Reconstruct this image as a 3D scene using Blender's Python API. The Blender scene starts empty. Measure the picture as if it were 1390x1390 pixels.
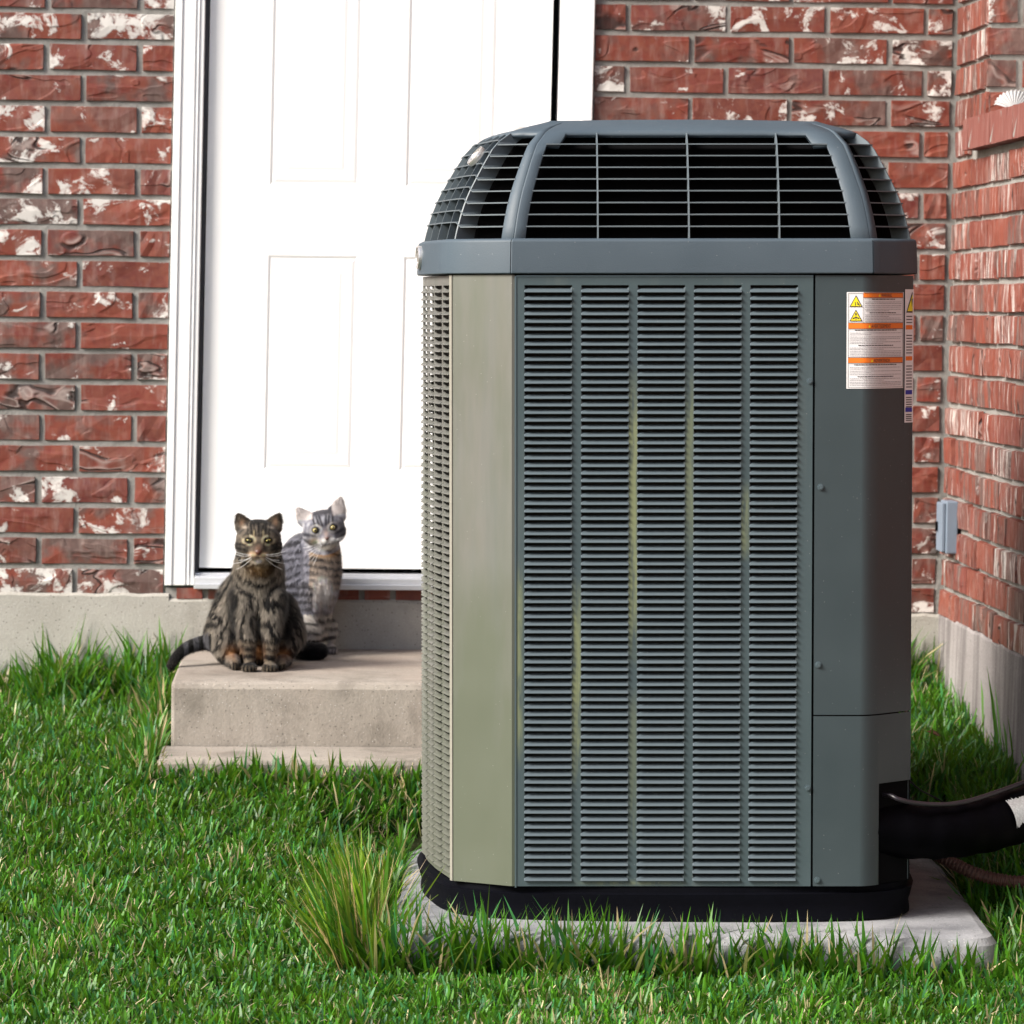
import bpy, bmesh, math, random
import numpy as np
from mathutils import Vector, Matrix, noise as mnoise

random.seed(7)
rng = np.random.default_rng(11)
S = bpy.context.scene
COL = S.collection
PI = math.pi

# ------------------------------------------------------------------ camera
FPX, CXY, EYE = 5000.0, 695.0, 1.10          # focal length in photo pixels, image centre, eye height
YAW, PITCH, ROLL = math.atan(255 / FPX), math.atan(282.3 / FPX), 0.0105
CR = Matrix.Rotation(-YAW, 3, 'Z') @ Matrix.Rotation(PI / 2 - PITCH, 3, 'X') @ Matrix.Rotation(ROLL, 3, 'Z')
EYEV = Vector((0, 0, EYE))
cd = bpy.data.cameras.new('camera')
cam = bpy.data.objects.new('camera', cd)
COL.objects.link(cam)
cd.sensor_width = 36
cd.lens = FPX / 1390 * 36
cd.clip_end = 400
cd.dof.use_dof = True
cd.dof.focus_distance = 6.15
cd.dof.aperture_fstop = 10
cam.matrix_world = Matrix.Translation(EYEV) @ CR.to_4x4()
S.camera = cam
FWD = Vector((math.sin(YAW), math.cos(YAW), 0))
RGT = Vector((math.cos(YAW), -math.sin(YAW), 0))

# ------------------------------------------------------------------ world, sun, exposure
SUN_AZ, SUN_EL = math.radians(-116), math.radians(36)   # direction the light comes FROM, azimuth from +Y clockwise
w = bpy.data.worlds.new("World")
S.world = w
w.use_nodes = True
nt = w.node_tree
sky = nt.nodes.new('ShaderNodeTexSky')
sky.sky_type = 'NISHITA'
sky.sun_disc = False
sky.sun_elevation = SUN_EL
sky.sun_rotation = SUN_AZ
sky.air_density = 1.0
sky.dust_density = 3.0
nt.links.new(sky.outputs[0], nt.nodes['Background'].inputs[0])
nt.nodes['Background'].inputs[1].default_value = 0.08
sl = bpy.data.lights.new('sun', 'SUN')
sl.energy = 2.5
sl.angle = math.radians(24)
sl.color = (1.0, 0.95, 0.88)
sun = bpy.data.objects.new('sun', sl)
COL.objects.link(sun)
sd = Vector((math.sin(SUN_AZ) * math.cos(SUN_EL), math.cos(SUN_AZ) * math.cos(SUN_EL), math.sin(SUN_EL)))
sun.rotation_euler = sd.to_track_quat('Z', 'Y').to_euler()
S.view_settings.view_transform = 'Standard'
S.view_settings.look = 'None'
S.view_settings.gamma = 1
S.view_settings.exposure = 1.54
S.view_settings.use_curve_mapping = False


# ------------------------------------------------------------------ geometry of the view: points on known planes
def ray(x, y):
    return CR @ Vector(((x - CXY) / FPX, -(y - CXY) / FPX, -1.0))


def onY(x, y, Y):
    d = ray(x, y)
    return EYEV + d * (Y / d.y)


def onD(x, y, D):                              # point at horizontal distance D ahead
    d = ray(x, y)
    return EYEV + d * (D / d.dot(FWD))


def project(p):
    q = CR.transposed() @ (Vector(p) - EYEV)
    return CXY + FPX * q.x / -q.z, CXY - FPX * q.y / -q.z


# ------------------------------------------------------------------ mesh helpers
class MB:
    def __init__(self):
        self.v, self.f, self.r = [], [], []

    def add(self, vs, fs, r=0.0):
        n = len(self.v)
        self.v += [tuple(p) for p in vs]
        self.f += [tuple(i + n for i in q) for q in fs]
        self.r += [r] * len(fs)

    def box(self, a, b, r=0.0):
        x0, y0, z0 = a
        x1, y1, z1 = b
        self.add([(x0, y0, z0), (x1, y0, z0), (x1, y1, z0), (x0, y1, z0), (x0, y0, z1), (x1, y0, z1), (x1, y1, z1), (x0, y1, z1)],
                 [(0, 3, 2, 1), (4, 5, 6, 7), (0, 1, 5, 4), (1, 2, 6, 5), (2, 3, 7, 6), (3, 0, 4, 7)], r)

    def tube(self, pts, rad, n=10, cap=True):
        pts = [Vector(p) for p in pts]
        rads = rad if isinstance(rad, (list, tuple)) else [rad] * len(pts)
        vs, fs = [], []
        up = Vector((0.13, 0.21, 1)).normalized()
        for i, p in enumerate(pts):
            t = (pts[min(i + 1, len(pts) - 1)] - pts[max(i - 1, 0)]).normalized()
            a = t.cross(up).normalized()
            b = a.cross(t).normalized()
            for k in range(n):
                th = 2 * PI * k / n
                vs.append(p + (a * math.cos(th) + b * math.sin(th)) * rads[i])
        for i in range(len(pts) - 1):
            for k in range(n):
                k2 = (k + 1) % n
                fs.append((i * n + k, i * n + k2, (i + 1) * n + k2, (i + 1) * n + k))
        if cap:
            fs.append(tuple(range(n))[::-1])
            fs.append(tuple((len(pts) - 1) * n + k for k in range(n)))
        self.add(vs, fs)

    def mesh(self, name, smooth=False, attr=False):
        me = bpy.data.meshes.new(name)
        me.from_pydata(self.v, [], self.f)
        if attr:
            at = me.attributes.new('rnd', 'FLOAT', 'FACE')
            at.data.foreach_set('value', self.r)
        me.validate()
        if smooth:
            me.polygons.foreach_set('use_smooth', [True] * len(me.polygons))
        me.update()
        return me

    def build(self, name, mat, parent=None, smooth=False, attr=False, bevel=0, solid=0, seg=2):
        o = bpy.data.objects.new(name, self.mesh(name, smooth, attr))
        COL.objects.link(o)
        if mat:
            o.data.materials.append(mat)
        o.parent = parent
        if solid:
            m = o.modifiers.new('solid', 'SOLIDIFY')
            m.thickness = solid
            m.offset = -1
            if smooth:
                wnm = o.modifiers.new('weighted', 'WEIGHTED_NORMAL')
                wnm.mode = 'FACE_AREA'
                wnm.weight = 100
                wnm.keep_sharp = True
        if bevel:
            m = o.modifiers.new('bevel', 'BEVEL')
            m.width = bevel
            m.segments = seg
            m.limit_method = 'ANGLE'
            m.angle_limit = math.radians(40)
            m.harden_normals = False
        return o


def empty(name, label, cat, loc=(0, 0, 0), group=None):
    o = bpy.data.objects.new(name, None)
    o.empty_display_size = 0.1
    COL.objects.link(o)
    o.location = loc
    o['label'] = label
    o['category'] = cat
    if group:
        o['group'] = group
    return o


def tag(o, label, cat, group=None):
    o['label'] = label
    o['category'] = cat
    if group:
        o['group'] = group
    return o


def smoothpath(pts, k=8):
    pts = [Vector(p) for p in pts]
    out = []
    P = [pts[0] * 2 - pts[1]] + pts + [pts[-1] * 2 - pts[-2]]
    for i in range(1, len(P) - 2):
        for j in range(k):
            t = j / k
            a, b, c, d = P[i - 1], P[i], P[i + 1], P[i + 2]
            out.append(0.5 * ((2 * b) + (c - a) * t + (2 * a - 5 * b + 4 * c - d) * t * t + (3 * b - a - 3 * c + d) * t ** 3))
    out.append(pts[-1])
    return out


# ------------------------------------------------------------------ material helper
class M:
    def __init__(self, name, rough=0.6, spec=0.5, metal=0.0):
        self.m = bpy.data.materials.new(name)
        self.m.use_nodes = True
        self.t = self.m.node_tree
        self.b = self.t.nodes['Principled BSDF']
        self.b.inputs['Roughness'].default_value = rough
        self.b.inputs['Specular IOR Level'].default_value = spec
        self.b.inputs['Metallic'].default_value = metal

    def n(self, kind):
        return self.t.nodes.new('ShaderNode' + kind)

    def put(self, sock, val):
        if hasattr(val, 'is_linked') or isinstance(val, bpy.types.NodeSocket):
            self.t.links.new(val, sock)
        elif isinstance(val, (tuple, list)):
            sock.default_value = tuple(val) + ((1,) if len(val) == 3 and sock.type == 'RGBA' else ())
        else:
            sock.default_value = val

    def co(self, which='Object'):
        return self.n('TexCoord').outputs[which]

    def map(self, v, scale=(1, 1, 1), loc=(0, 0, 0)):
        n = self.n('Mapping')
        self.put(n.inputs['Vector'], v)
        self.put(n.inputs['Scale'], scale)
        self.put(n.inputs['Location'], loc)
        return n.outputs[0]

    def noise(self, v, scale, detail=3, rough=0.5, dist=0.0):
        n = self.n('TexNoise')
        self.put(n.inputs['Vector'], v)
        n.inputs['Scale'].default_value = scale
        n.inputs['Detail'].default_value = detail
        n.inputs['Roughness'].default_value = rough
        n.inputs['Distortion'].default_value = dist
        return n.outputs[0]

    def vor(self, v, scale, feature='F1'):
        n = self.n('TexVoronoi')
        n.feature = feature
        self.put(n.inputs['Vector'], v)
        n.inputs['Scale'].default_value = scale
        return n.outputs[0]

    def ramp(self, fac, stops, mode='LINEAR'):
        n = self.n('ValToRGB')
        n.color_ramp.interpolation = mode
        el = n.color_ramp.elements
        while len(el) < len(stops):
            el.new(0.5)
        for e, (p, c) in zip(el, stops):
            e.position = p
            e.color = (c, c, c, 1) if isinstance(c, (int, float)) else tuple(c) + (1,)
        self.put(n.inputs[0], fac)
        return n.outputs[0]

    def mix(self, fac, a, b, mode='MIX'):
        n = self.n('Mix')
        n.data_type = 'RGBA'
        n.blend_type = mode
        self.put(n.inputs[0], fac)
        self.put(n.inputs[6], a)
        self.put(n.inputs[7], b)
        return n.outputs[2]

    def mth(self, op, a, b=0.0, c=0.0, clamp=False):
        n = self.n('Math')
        n.operation = op
        n.use_clamp = clamp
        self.put(n.inputs[0], a)
        self.put(n.inputs[1], b)
        self.put(n.inputs[2], c)
        return n.outputs[0]

    def vadd(self, a, b):
        n = self.n('VectorMath')
        n.operation = 'ADD'
        self.put(n.inputs[0], a)
        self.put(n.inputs[1], b)
        return n.outputs[0]

    def vscale(self, vec, s):
        n = self.n('VectorMath')
        n.operation = 'SCALE'
        self.put(n.inputs[0], vec)
        self.put(n.inputs['Scale'], s)
        return n.outputs[0]

    def sep(self, v):
        n = self.n('SeparateXYZ')
        self.put(n.inputs[0], v)
        return n.outputs

    def bump(self, h, strength=0.5, dist=0.002):
        n = self.n('Bump')
        n.inputs['Strength'].default_value = strength
        n.inputs['Distance'].default_value = dist
        self.put(n.inputs['Height'], h)
        self.put(self.b.inputs['Normal'], n.outputs[0])

    tone = 0.74                                # measured paint and clay values against the white door

    def col(self, c):
        if self.tone != 1:
            k = self.tone
            if isinstance(c, tuple):
                c = tuple(x * k for x in c)
            else:
                c = self.mix(1.0, c, (k, k, k), 'MULTIPLY')
        self.put(self.b.inputs['Base Color'], c)
        return self

    def rough(self, c):
        self.put(self.b.inputs['Roughness'], c)
        return self


def brick_mat(name, side=False):
    m = M(name, 0.62, 0.4)
    m.tone = .66
    oi = m.n('ObjectInfo').outputs['Random']
    at = m.n('Attribute')
    at.attribute_name = 'rnd'
    seed = m.mth('ADD', oi, at.outputs['Fac'])
    v0 = m.vadd(m.co(), m.vscale((37.1, 91.7, 53.3), seed))
    wn = m.n('TexWhiteNoise')
    wn.noise_dimensions = '1D'
    m.put(wn.inputs['W'], seed)
    h = wn.outputs[0]
    h2 = m.mth('FRACT', m.mth('MULTIPLY', h, 17.37))
    h3 = m.mth('FRACT', m.mth('MULTIPLY', h, 53.11))
    v = m.map(v0, (1.0, 1.0, 1.0)) if not side else m.map(v0, (1, 2.6, 0.7))
    base = m.ramp(h, [(0, (.155, .028, .020)), (.35, (.245, .043, .028)), (.7, (.285, .058, .034)), (1, (.185, .036, .032))])
    if side:
        base = m.mix(0.05, base, (.34, .17, .15))
    fine = m.noise(v, 55, 5, 0.65)
    base = m.mix(m.ramp(fine, [(.35, 0), (.75, .55)]), base, (.34, .115, .062))
    # burnt grey-brown bodies on some bricks
    grey = m.noise(v, 11, 3, 0.6)
    gm = m.mth('MULTIPLY', m.ramp(grey, [(.45, 0), (.56, 1)]), m.ramp(h2, [(.30, .12), (.75, .95)]))
    base = m.mix(gm, base, m.mix(fine, (.075, .045, .040), (.24, .155, .135)))
    # orange-dark mottling
    mo = m.noise(v, 24, 3, 0.6, 0.5)
    base = m.mix(m.ramp(mo, [(.55, 0), (.75, .6)]), base, (.14, .035, .028))
    # creases: thin folds in the clay
    cv = m.map(v, (.8, 1, 1.6))
    cn = m.noise(cv, 8, 2, 0.45, .9)
    cr = m.mth('ABSOLUTE', m.mth('SUBTRACT', cn, 0.5))
    cm = m.ramp(m.noise(v, 10.0, 1), [(.53, 0), (.60, 1)])
    cm = m.mth('MULTIPLY', cm, m.ramp(m.mth('FRACT', m.mth('MULTIPLY', h, 91.7)), [(.35, .0), (.5, 1)]))
    line = m.mth('MULTIPLY', m.ramp(cr, [(0, 1), (.012, .9), (.026, 0)]), cm)
    crease_highlight = m.mth('MULTIPLY', m.ramp(m.mth('ABSOLUTE', m.mth('SUBTRACT', cn, 0.545)), [(0, 1), (.01, .6), (.03, 0)]), cm)  # pale highlight painted beside each crease
    # white lime smears, sharp-edged and broken up
    sm = m.noise(m.map(v0, (1, 1.8, 1.2)) if not side else m.map(v0, (1, 5.5, .75)), 13 if not side else 10, 6, 0.66, 0.5)
    lim = m.ramp(h3, [(0, -.05), (.45, .01), (.7, .04), (1, .115)])
    sm2 = m.mth('ADD', sm, lim)
    wmask = m.ramp(sm2, [(.605, 0), (.635, .7), (.67, 1)] if not side else [(.59, 0), (.66, .5), (.77, 1)])
    hole = m.ramp(m.noise(v, 42, 4, 0.65, .6), [(.36, 0.0), (.45, 1)])
    wmask = m.mth('MULTIPLY', wmask, hole)
    haze = m.ramp(m.noise(m.map(v0, (2.2, 2.2, .6)), 26, 4, .6), [(.5, 0), (.75, .32)])
    c = m.mix(haze, base, (.52, .40, .36))
    c = m.mix(m.mth('MULTIPLY', crease_highlight, .55), c, (.62, .52, .48))
    c = m.mix(wmask, c, (.88, .84, .80))
    c = m.mix(m.mth('MULTIPLY', line, .9), c, (.035, .022, .02))
    m.col(c)
    hgt = m.mth('ADD', m.mth('MULTIPLY', fine, .35), m.mth('MULTIPLY', wmask, .25))
    hgt = m.mth('ADD', hgt, m.mth('MULTIPLY', m.ramp(cn, [(.44, 0), (.5, .2), (.53, 1), (.62, .7)]), .9))
    hgt = m.mth('SUBTRACT', hgt, line)
    m.bump(hgt, 0.85, 0.0022)
    m.rough(m.ramp(fine, [(.3, .45), (.7, .75)]))
    return m.m


def sill_mat():
    m = M('sill_brick_clay', .65)
    at = m.n('ObjectInfo').outputs['Random']
    v0 = m.vadd(m.co(), m.vscale((17.1, 31.7, 23.3), at))
    v = m.map(v0, (1, 9, .35))
    n1 = m.noise(v, 30, 4, .6)
    c = m.ramp(n1, [(.3, (.17, .05, .042)), (.5, (.235, .07, .055)), (.62, (.28, .12, .10)), (.72, (.55, .44, .40))])
    m.col(c)
    m.bump(n1, .8, .002)
    return m.m


def mortar_mat():
    m = M('mortar', .9, .2)
    m.tone = .64
    v = m.co()
    a, b = m.noise(v, 14, 4, .6), m.noise(v, 160, 4, .7)
    m.col(m.mix(m.ramp(b, [(.3, 0), (.7, .5)]), m.ramp(a, [(.3, (.27, .26, .235)), (.7, (.40, .39, .37))]), (.50, .48, .46)))
    m.bump(b, .8, .002)
    return m.m


def concrete_mat(name, lo, hi, dirt=(.10, .09, .08), streak=False, dirtlvl=.0, speck=True, warm=None):
    m = M(name, .9, .25)
    v = m.co()
    a = m.noise(v, 5, 5, .6)
    b = m.noise(v, 220, 3, .7)
    c = m.ramp(a, [(.3, lo), (.7, hi)])
    c = m.mix(m.ramp(b, [(.35, 0), (.75, .35)]), c, tuple(min(1, x * 1.35) for x in hi))
    d = m.noise(m.map(v, (1, 1, 1) if not streak else (7, 7, .5)), 7 if not streak else 2.2, 5, .65, .3)
    c = m.mix(m.ramp(d, [(.5 - dirtlvl, 0), (.68 - dirtlvl, .62)]), c, dirt)
    if warm:
        c = m.mix(m.ramp(m.noise(v, 3.1, 3), [(.4, 0), (.7, .6)]), c, warm)
    if speck:
        s = m.vor(v, 95)
        c = m.mix(m.ramp(s, [(.10, .75), (.17, 0)]), c, tuple(x * .35 for x in lo))
        s2 = m.vor(m.map(v, (1, 1, 1), (3, 7, 2)), 130)
        c = m.mix(m.ramp(s2, [(.08, .8), (.13, 0)]), c, (.75, .73, .7))
    m.col(c)
    m.bump(m.mth('ADD', m.mth('MULTIPLY', b, .6), a), .6, .003)
    return m.m


def paint_mat(name, base, rough=.38, pale_runs=None, stain=None, grain=.12, spec=.5):
    m = M(name, rough, spec)
    if base[0] > .7:
        m.tone = 1.0
    v = m.co()
    a = m.noise(v, 6, 4, .6)
    f = m.noise(v, 420, 2, .6)
    c = m.mix(m.ramp(a, [(.3, 0), (.7, .3)]), base, tuple(min(1, x * 1.3) for x in base))
    if pale_runs:                                   # pale vertical runs; on the corner post part wear, part painted grazing glare
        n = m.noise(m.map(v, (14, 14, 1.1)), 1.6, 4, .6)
        c = m.mix(m.ramp(n, [(.34, .45), (.60, 1)]), c, pale_runs[0])
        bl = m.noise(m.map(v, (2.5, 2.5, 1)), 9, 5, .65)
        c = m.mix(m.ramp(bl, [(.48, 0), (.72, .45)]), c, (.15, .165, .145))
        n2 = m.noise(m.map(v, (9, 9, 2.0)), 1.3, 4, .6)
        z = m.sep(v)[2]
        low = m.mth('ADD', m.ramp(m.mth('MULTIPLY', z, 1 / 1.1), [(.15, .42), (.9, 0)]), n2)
        c = m.mix(m.ramp(low, [(.5, 0), (.85, .9)]), c, pale_runs[1])
    if stain:                                   # lichen-coloured runs down the bars between the louvre columns
        xyz = m.sep(v)
        tot = None
        nn = m.noise(m.map(v, (30, 1, 4)), 2.2, 4, .65)
        for (x0, hw, z0, z1, kk) in ((-.057, .012, .42, .93, 1.0), (-.150, .011, .22, .58, .9), (.0366, .010, .60, .93, .55), (.129, .009, .60, .74, .6),
                                     (-.249, .012, .25, .62, .8), (-.057, .010, .12, .40, .35), (-.06, .10, .060, .069, .5)):
            mx = m.ramp(m.mth('ABSOLUTE', m.mth('SUBTRACT', xyz[0], x0)), [(hw * .45, 1), (hw, 0)])
            zc_ = (z0 + z1) / 2
            mz = m.ramp(m.mth('ABSOLUTE', m.mth('SUBTRACT', xyz[2], zc_)), [((z1 - z0) * .28, 1), ((z1 - z0) * .5, 0)])
            q = m.mth('MULTIPLY', m.mth('MULTIPLY', mx, mz), kk)
            tot = q if tot is None else m.mth('MAXIMUM', tot, q)
        k = m.mth('MULTIPLY', tot, m.ramp(nn, [(.36, .05), (.55, .95)]))
        c = m.mix(k, c, stain)
        runs = m.noise(m.map(v, (26, 26, 1.3)), 1.2, 4, .6)
        c = m.mix(m.ramp(runs, [(.55, 0), (.8, .35)]), c, (.16, .18, .16))
    dust = m.vor(v, 75)
    c = m.mix(m.ramp(dust, [(.035, .5), (.06, 0)]), c, (.5, .5, .48))
    m.col(c)
    m.rough(m.ramp(a, [(.3, rough - .05), (.7, rough + .12)]))
    m.bump(m.mth('ADD', m.mth('MULTIPLY', f, grain), m.mth('MULTIPLY', m.noise(v, 3, 2), .5)), .35, .0012)
    return m.m


def simple(name, c, rough=.5, spec=.5, metal=0.0, nz=0.0, scale=80):
    m = M(name, rough, spec, metal)
    if c[0] > .6:
        m.tone = .9
    if nz:
        n = m.noise(m.co(), scale, 4, .6)
        m.col(m.mix(n, tuple(x * (1 - nz) for x in c), tuple(min(1, x * (1 + nz)) for x in c)))
        m.bump(n, .4, .001)
    else:
        m.col(c)
    return m.m


def attr_mat(name, rough=.6, spec=.3, trans=0.0, sheen=0.0):
    m = M(name, rough, spec)
    m.tone = .74 if trans else .60
    a = m.n('Attribute')
    a.attribute_name = 'col'
    m.col(a.outputs['Color'])
    if sheen:
        m.b.inputs['Sheen Weight'].default_value = sheen
    if trans:
        t = m.n('BsdfTranslucent')
        m.put(t.inputs['Color'], m.mix(.5, a.outputs['Color'], (.25, .38, .03), 'MIX'))
        mx = m.n('MixShader')
        mx.inputs[0].default_value = trans
        m.t.links.new(m.b.outputs[0], mx.inputs[1])
        m.t.links.new(t.outputs[0], mx.inputs[2])
        m.t.links.new(mx.outputs[0], m.t.nodes['Material Output'].inputs[0])
    return m.m


MT = dict(
    brick=brick_mat('brick_clay'), brick_side=brick_mat('brick_clay_combed', True), mortar=mortar_mat(), sill=sill_mat(),
    found=concrete_mat('foundation_concrete', (.39, .37, .33), (.53, .51, .465), (.27, .25, .21), dirtlvl=-.04),
    found2=concrete_mat('foundation_concrete_stained', (.26, .235, .235), (.41, .385, .38), (.060, .050, .052), streak=True, dirtlvl=.07),
    step=concrete_mat('step_concrete', (.30, .265, .225), (.41, .37, .325), (.13, .115, .095), dirtlvl=.01, warm=(.40, .32, .27)),
    pad=concrete_mat('pad_concrete', (.25, .26, .28), (.40, .405, .42), (.11, .115, .13), dirtlvl=.0),
    white=paint_mat('white_paint', (.88, .88, .885), .45, grain=.03),
    jamb=paint_mat('white_trim_paint', (.84, .84, .85), .5, grain=.03),
    alu=simple('threshold_aluminium', (.68, .69, .72), .35, .5, .35, .08),
    gap=simple('dark_gap', (.006, .006, .007), .9, .1),
    strip=simple('weather_strip', (.10, .10, .11), .6, nz=.5, scale=40),
    cap=paint_mat('cap_plastic', (.064, .092, .118), .55, grain=.6),
    panel=paint_mat('painted_steel', (.062, .092, .102), .36, stain=(.25, .28, .145)),
    post=paint_mat('faded_glare_corner_steel', (.11, .13, .12), .33, pale_runs=((.178, .175, .158), (.112, .130, .090))),  # beige is part wear, part glare put into the paint
    guard=paint_mat('pale_guard_steel', (.13, .135, .125), .42, pale_runs=((.175, .172, .160), (.13, .14, .11))),  # paler coat, greener towards the bottom
    service=paint_mat('service_steel', (.043, .062, .070), .36),
    louver=paint_mat('louver_steel', (.098, .130, .150), .46),
    base=simple('base_plastic', (.0022, .0026, .0055), .7, .08, nz=.4),
    coil=simple('coil_fins', (.004, .003, .0025), .7, nz=.9, scale=60),
    black=simple('black_inside', (.004, .004, .005), .9, .1),
    screw=simple('screw_steel', (.16, .22, .25), .35, .5, .6),
    chrome=simple('badge_silver', (.72, .70, .68), .28, .5, .7, .2, 90),
    foam=simple('black_insulation', (.0010, .0010, .0020), .55, .04, nz=.5, scale=30),
    tape=simple('torn_silver_tape', (.62, .66, .70), .3, .5, .5, .5, 300),
    cable=simple('black_cable', (.02, .016, .022), .35, nz=.3),
    conduit=simple('brown_conduit', (.12, .055, .045), .5, nz=.3),
    sticker=simple('sticker_white', (.80, .79, .80), .4), orange=simple('sticker_orange', (.85, .20, .02), .4),
    yellow=simple('sticker_yellow', (.85, .70, .02), .4), ink=simple('sticker_ink', (.05, .045, .05), .5),
    fine=simple('sticker_fine_print', (.36, .35, .37), .5), blue=simple('sticker_blue', (.02, .03, .42), .4),
    ebox=simple('outlet_grey', (.22, .28, .36), .5, nz=.12, scale=20), glass=simple('window_glass', (.02, .025, .03), .05),
    grass=attr_mat('grass_blade', .42, .4, .32), fur=attr_mat('fur', .75, .15, 0, .15), skin=attr_mat('cat_coat', .8, .1, 0, .1),
)


# ================================================================== THE HOUSE
WY = 7.95          # front face of the bricks of the far wall
LEAN = 0.014


def lean(x, z):
    return x + LEAN * (z - 1.1)


house = empty('brick_house', 'red brick house corner with white exterior door and concrete foundation', 'house', (0.5, WY, 0.2))
HP = Vector(house.location)


def hobj(mb, name, mat, parent=house, **k):
    o = mb.build(name, mat, None, **k)
    o.parent = parent
    if parent is house:
        o.matrix_parent_inverse = Matrix.Translation(-HP)
    return o


def brick_mesh(wd, ht, seed, facing='Y'):
    r = random.Random(seed)
    nx, nz = 4, 2
    vs = []
    for j in range(nz + 1):
        for i in range(nx + 1):
            x = (i / nx - .5) * (wd - .004)
            z = (j / nz - .5) * (ht - .004)
            edge = i in (0, nx) or j in (0, nz)
            vs.append([x + r.uniform(-.0007, .0007), r.uniform(-.0018, .0012) + (.0008 if edge else 0), z + r.uniform(-.0008, .0008)])
    fs = []
    id_ = lambda i, j: j * (nx + 1) + i
    for j in range(nz):
        for i in range(nx):
            fs.append((id_(i, j), id_(i + 1, j), id_(i + 1, j + 1), id_(i, j + 1)))
    per = [id_(i, 0) for i in range(nx)] + [id_(nx, j) for j in range(nz)] + [id_(i, nz) for i in range(nx, 0, -1)] + [id_(0, j) for j in range(nz, 0, -1)]
    n0 = len(vs)
    for p in per:
        x, y, z = vs[p]
        sx = wd / (wd - .004)
        sz = ht / (ht - .004)
        vs.append([x * sx, .010, z * sz])
    L = len(per)
    for k in range(L):
        k2 = (k + 1) % L
        fs.append((per[k], n0 + k, n0 + k2, per[k2]))
    if facing == 'X':       # facing -X, length along Y
        vs = [[y, -x, z] for x, y, z in vs]
    return vs, fs


_bm = {}


def add_brick(wall, stuff, c, wd, ht, facing, mat, visible):
    key = (round(wd, 4), round(ht, 4), facing, random.randrange(6))
    if key not in _bm:
        vs, fs = brick_mesh(wd, ht, hash(key) % 9999, facing)
        mb = MB()
        mb.add(vs, fs)
        me = mb.mesh('brick')
        me.materials.append(mat)
        _bm[key] = (me, vs, fs)
    me, vs, fs = _bm[key]
    if visible:
        o = bpy.data.objects.new('brick', me)
        COL.objects.link(o)
        o.parent = wall
        o.location = Vector(c)
        k_ = 1.0 if facing == 'X' else .35
        o.rotation_euler = (random.uniform(-.012, .012) * k_, random.uniform(-.008, .008), random.uniform(-.022, .022) * k_)
    else:
        stuff.add([(x + c[0], y + c[1], z + c[2]) for x, y, z in vs], fs, random.random() * 10)


def visible_px(p, m=40):
    x, y = project(p)
    if not (-m < x < 1390 + m and -m < y < 1390 + m):
        return False
    return not (630 < x < 1200 and 230 < y < 1240)


def mortar_sheet(mb, pts):
    mb.add(pts, [(0, 1, 2, 3)])


MD = .0048
# far wall, left of the door
XL0, XL1 = -2.2, -.335
XR0, XR1 = .564, 1.350
ZTOP = 2.35


def wall_backing(x0, x1, z0, z1, y=WY + MD, name='mortar'):
    mb = MB()
    nx, nz = max(2, int((x1 - x0) / .02)), max(2, int((z1 - z0) / .022))
    vs = []
    for j in range(nz + 1):
        z = z0 + (z1 - z0) * j / nz
        for i in range(nx + 1):
            x = x0 + (x1 - x0) * i / nx
            vs.append((lean(x, z), y + mnoise.noise(Vector((x * 40, z * 60, 3))) * .0014, z))
    fs = [(j * (nx + 1) + i, j * (nx + 1) + i + 1, (j + 1) * (nx + 1) + i + 1, (j + 1) * (nx + 1) + i) for j in range(nz) for i in range(nx)]
    mb.add(vs, fs)
    return mb


mb = wall_backing(XL0, XL1, .44, ZTOP)
wl = hobj(mb, 'brick_wall', MT['mortar'])
wl['label'] = 'brick wall left of the white door'
mb = wall_backing(XR0, XR1 + .016, .43, ZTOP)
wr = hobj(mb, 'brick_wall', MT['mortar'])
wr['label'] = 'brick wall between the door and the corner'
stuff = MB()
Z0L, P = .5265, .0661
for k in range(-1, 28):
    zb, zt = Z0L + P * k + .0046, Z0L + P * (k + 1) - .0046
    if k == -1:
        zb = .467
    zc, ht = (zb + zt) / 2, zt - zb
    x = XL1 - .002
    first = True
    while x > XL0:
        wd = (.0655 if (k % 2 == 0 and first) else .1868) + random.uniform(-.0015, .0015)
        wd = round(wd / .0015) * .0015
        j = .0105 + random.uniform(-.002, .002)
        cx = x - wd / 2
        c = (lean(cx, zc), WY + random.uniform(-.0015, .0015), zc + random.uniform(-.0008, .0008))
        add_brick(wl, stuff, c, wd, round(ht, 4), 'Y', MT['brick'], visible_px(c, 70))
        x -= wd + j
        first = False
o = hobj(stuff, 'brick', MT['brick'], attr=True, parent=wl)
o['kind'] = 'stuff'

stuff = MB()
Z0R = .4955
for k in range(-1, 29):
    zb, zt = Z0R + P * k + .0046, Z0R + P * (k + 1) - .0046
    if k == -1:
        zb = .435
    zc, ht = (zb + zt) / 2, zt - zb
    x = XR0 + .002
    first = True
    while x < XR1 - .02:
        wd = (.0655 if (k % 2 == 0 and first) else .2055) + random.uniform(-.0015, .0015)
        wd = round(wd / .0015) * .0015
        if x + wd > XR1 - .008:
            wd = round((XR1 - .010 - x) / .003) * .003
        if wd > .02:
            cx = x + wd / 2
            c = (lean(cx, zc), WY + random.uniform(-.0015, .0015), zc + random.uniform(-.0008, .0008))
            add_brick(wr, stuff, c, wd, round(ht, 4), 'Y', MT['brick'], visible_px(c))
        x += wd + .0095 + random.uniform(-.0015, .0015)
        first = False
o = hobj(stuff, 'brick', MT['brick'], attr=True, parent=wr)
o['kind'] = 'stuff'

# side wall coming towards the camera, with a window recess above its sill
YW0, YJ = 1.0, 7.585         # near end, far jamb of the window
ZS0, ZS1 = 1.431, 1.496      # sill
mb = MB()
xs = XR1 + .0095


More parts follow.
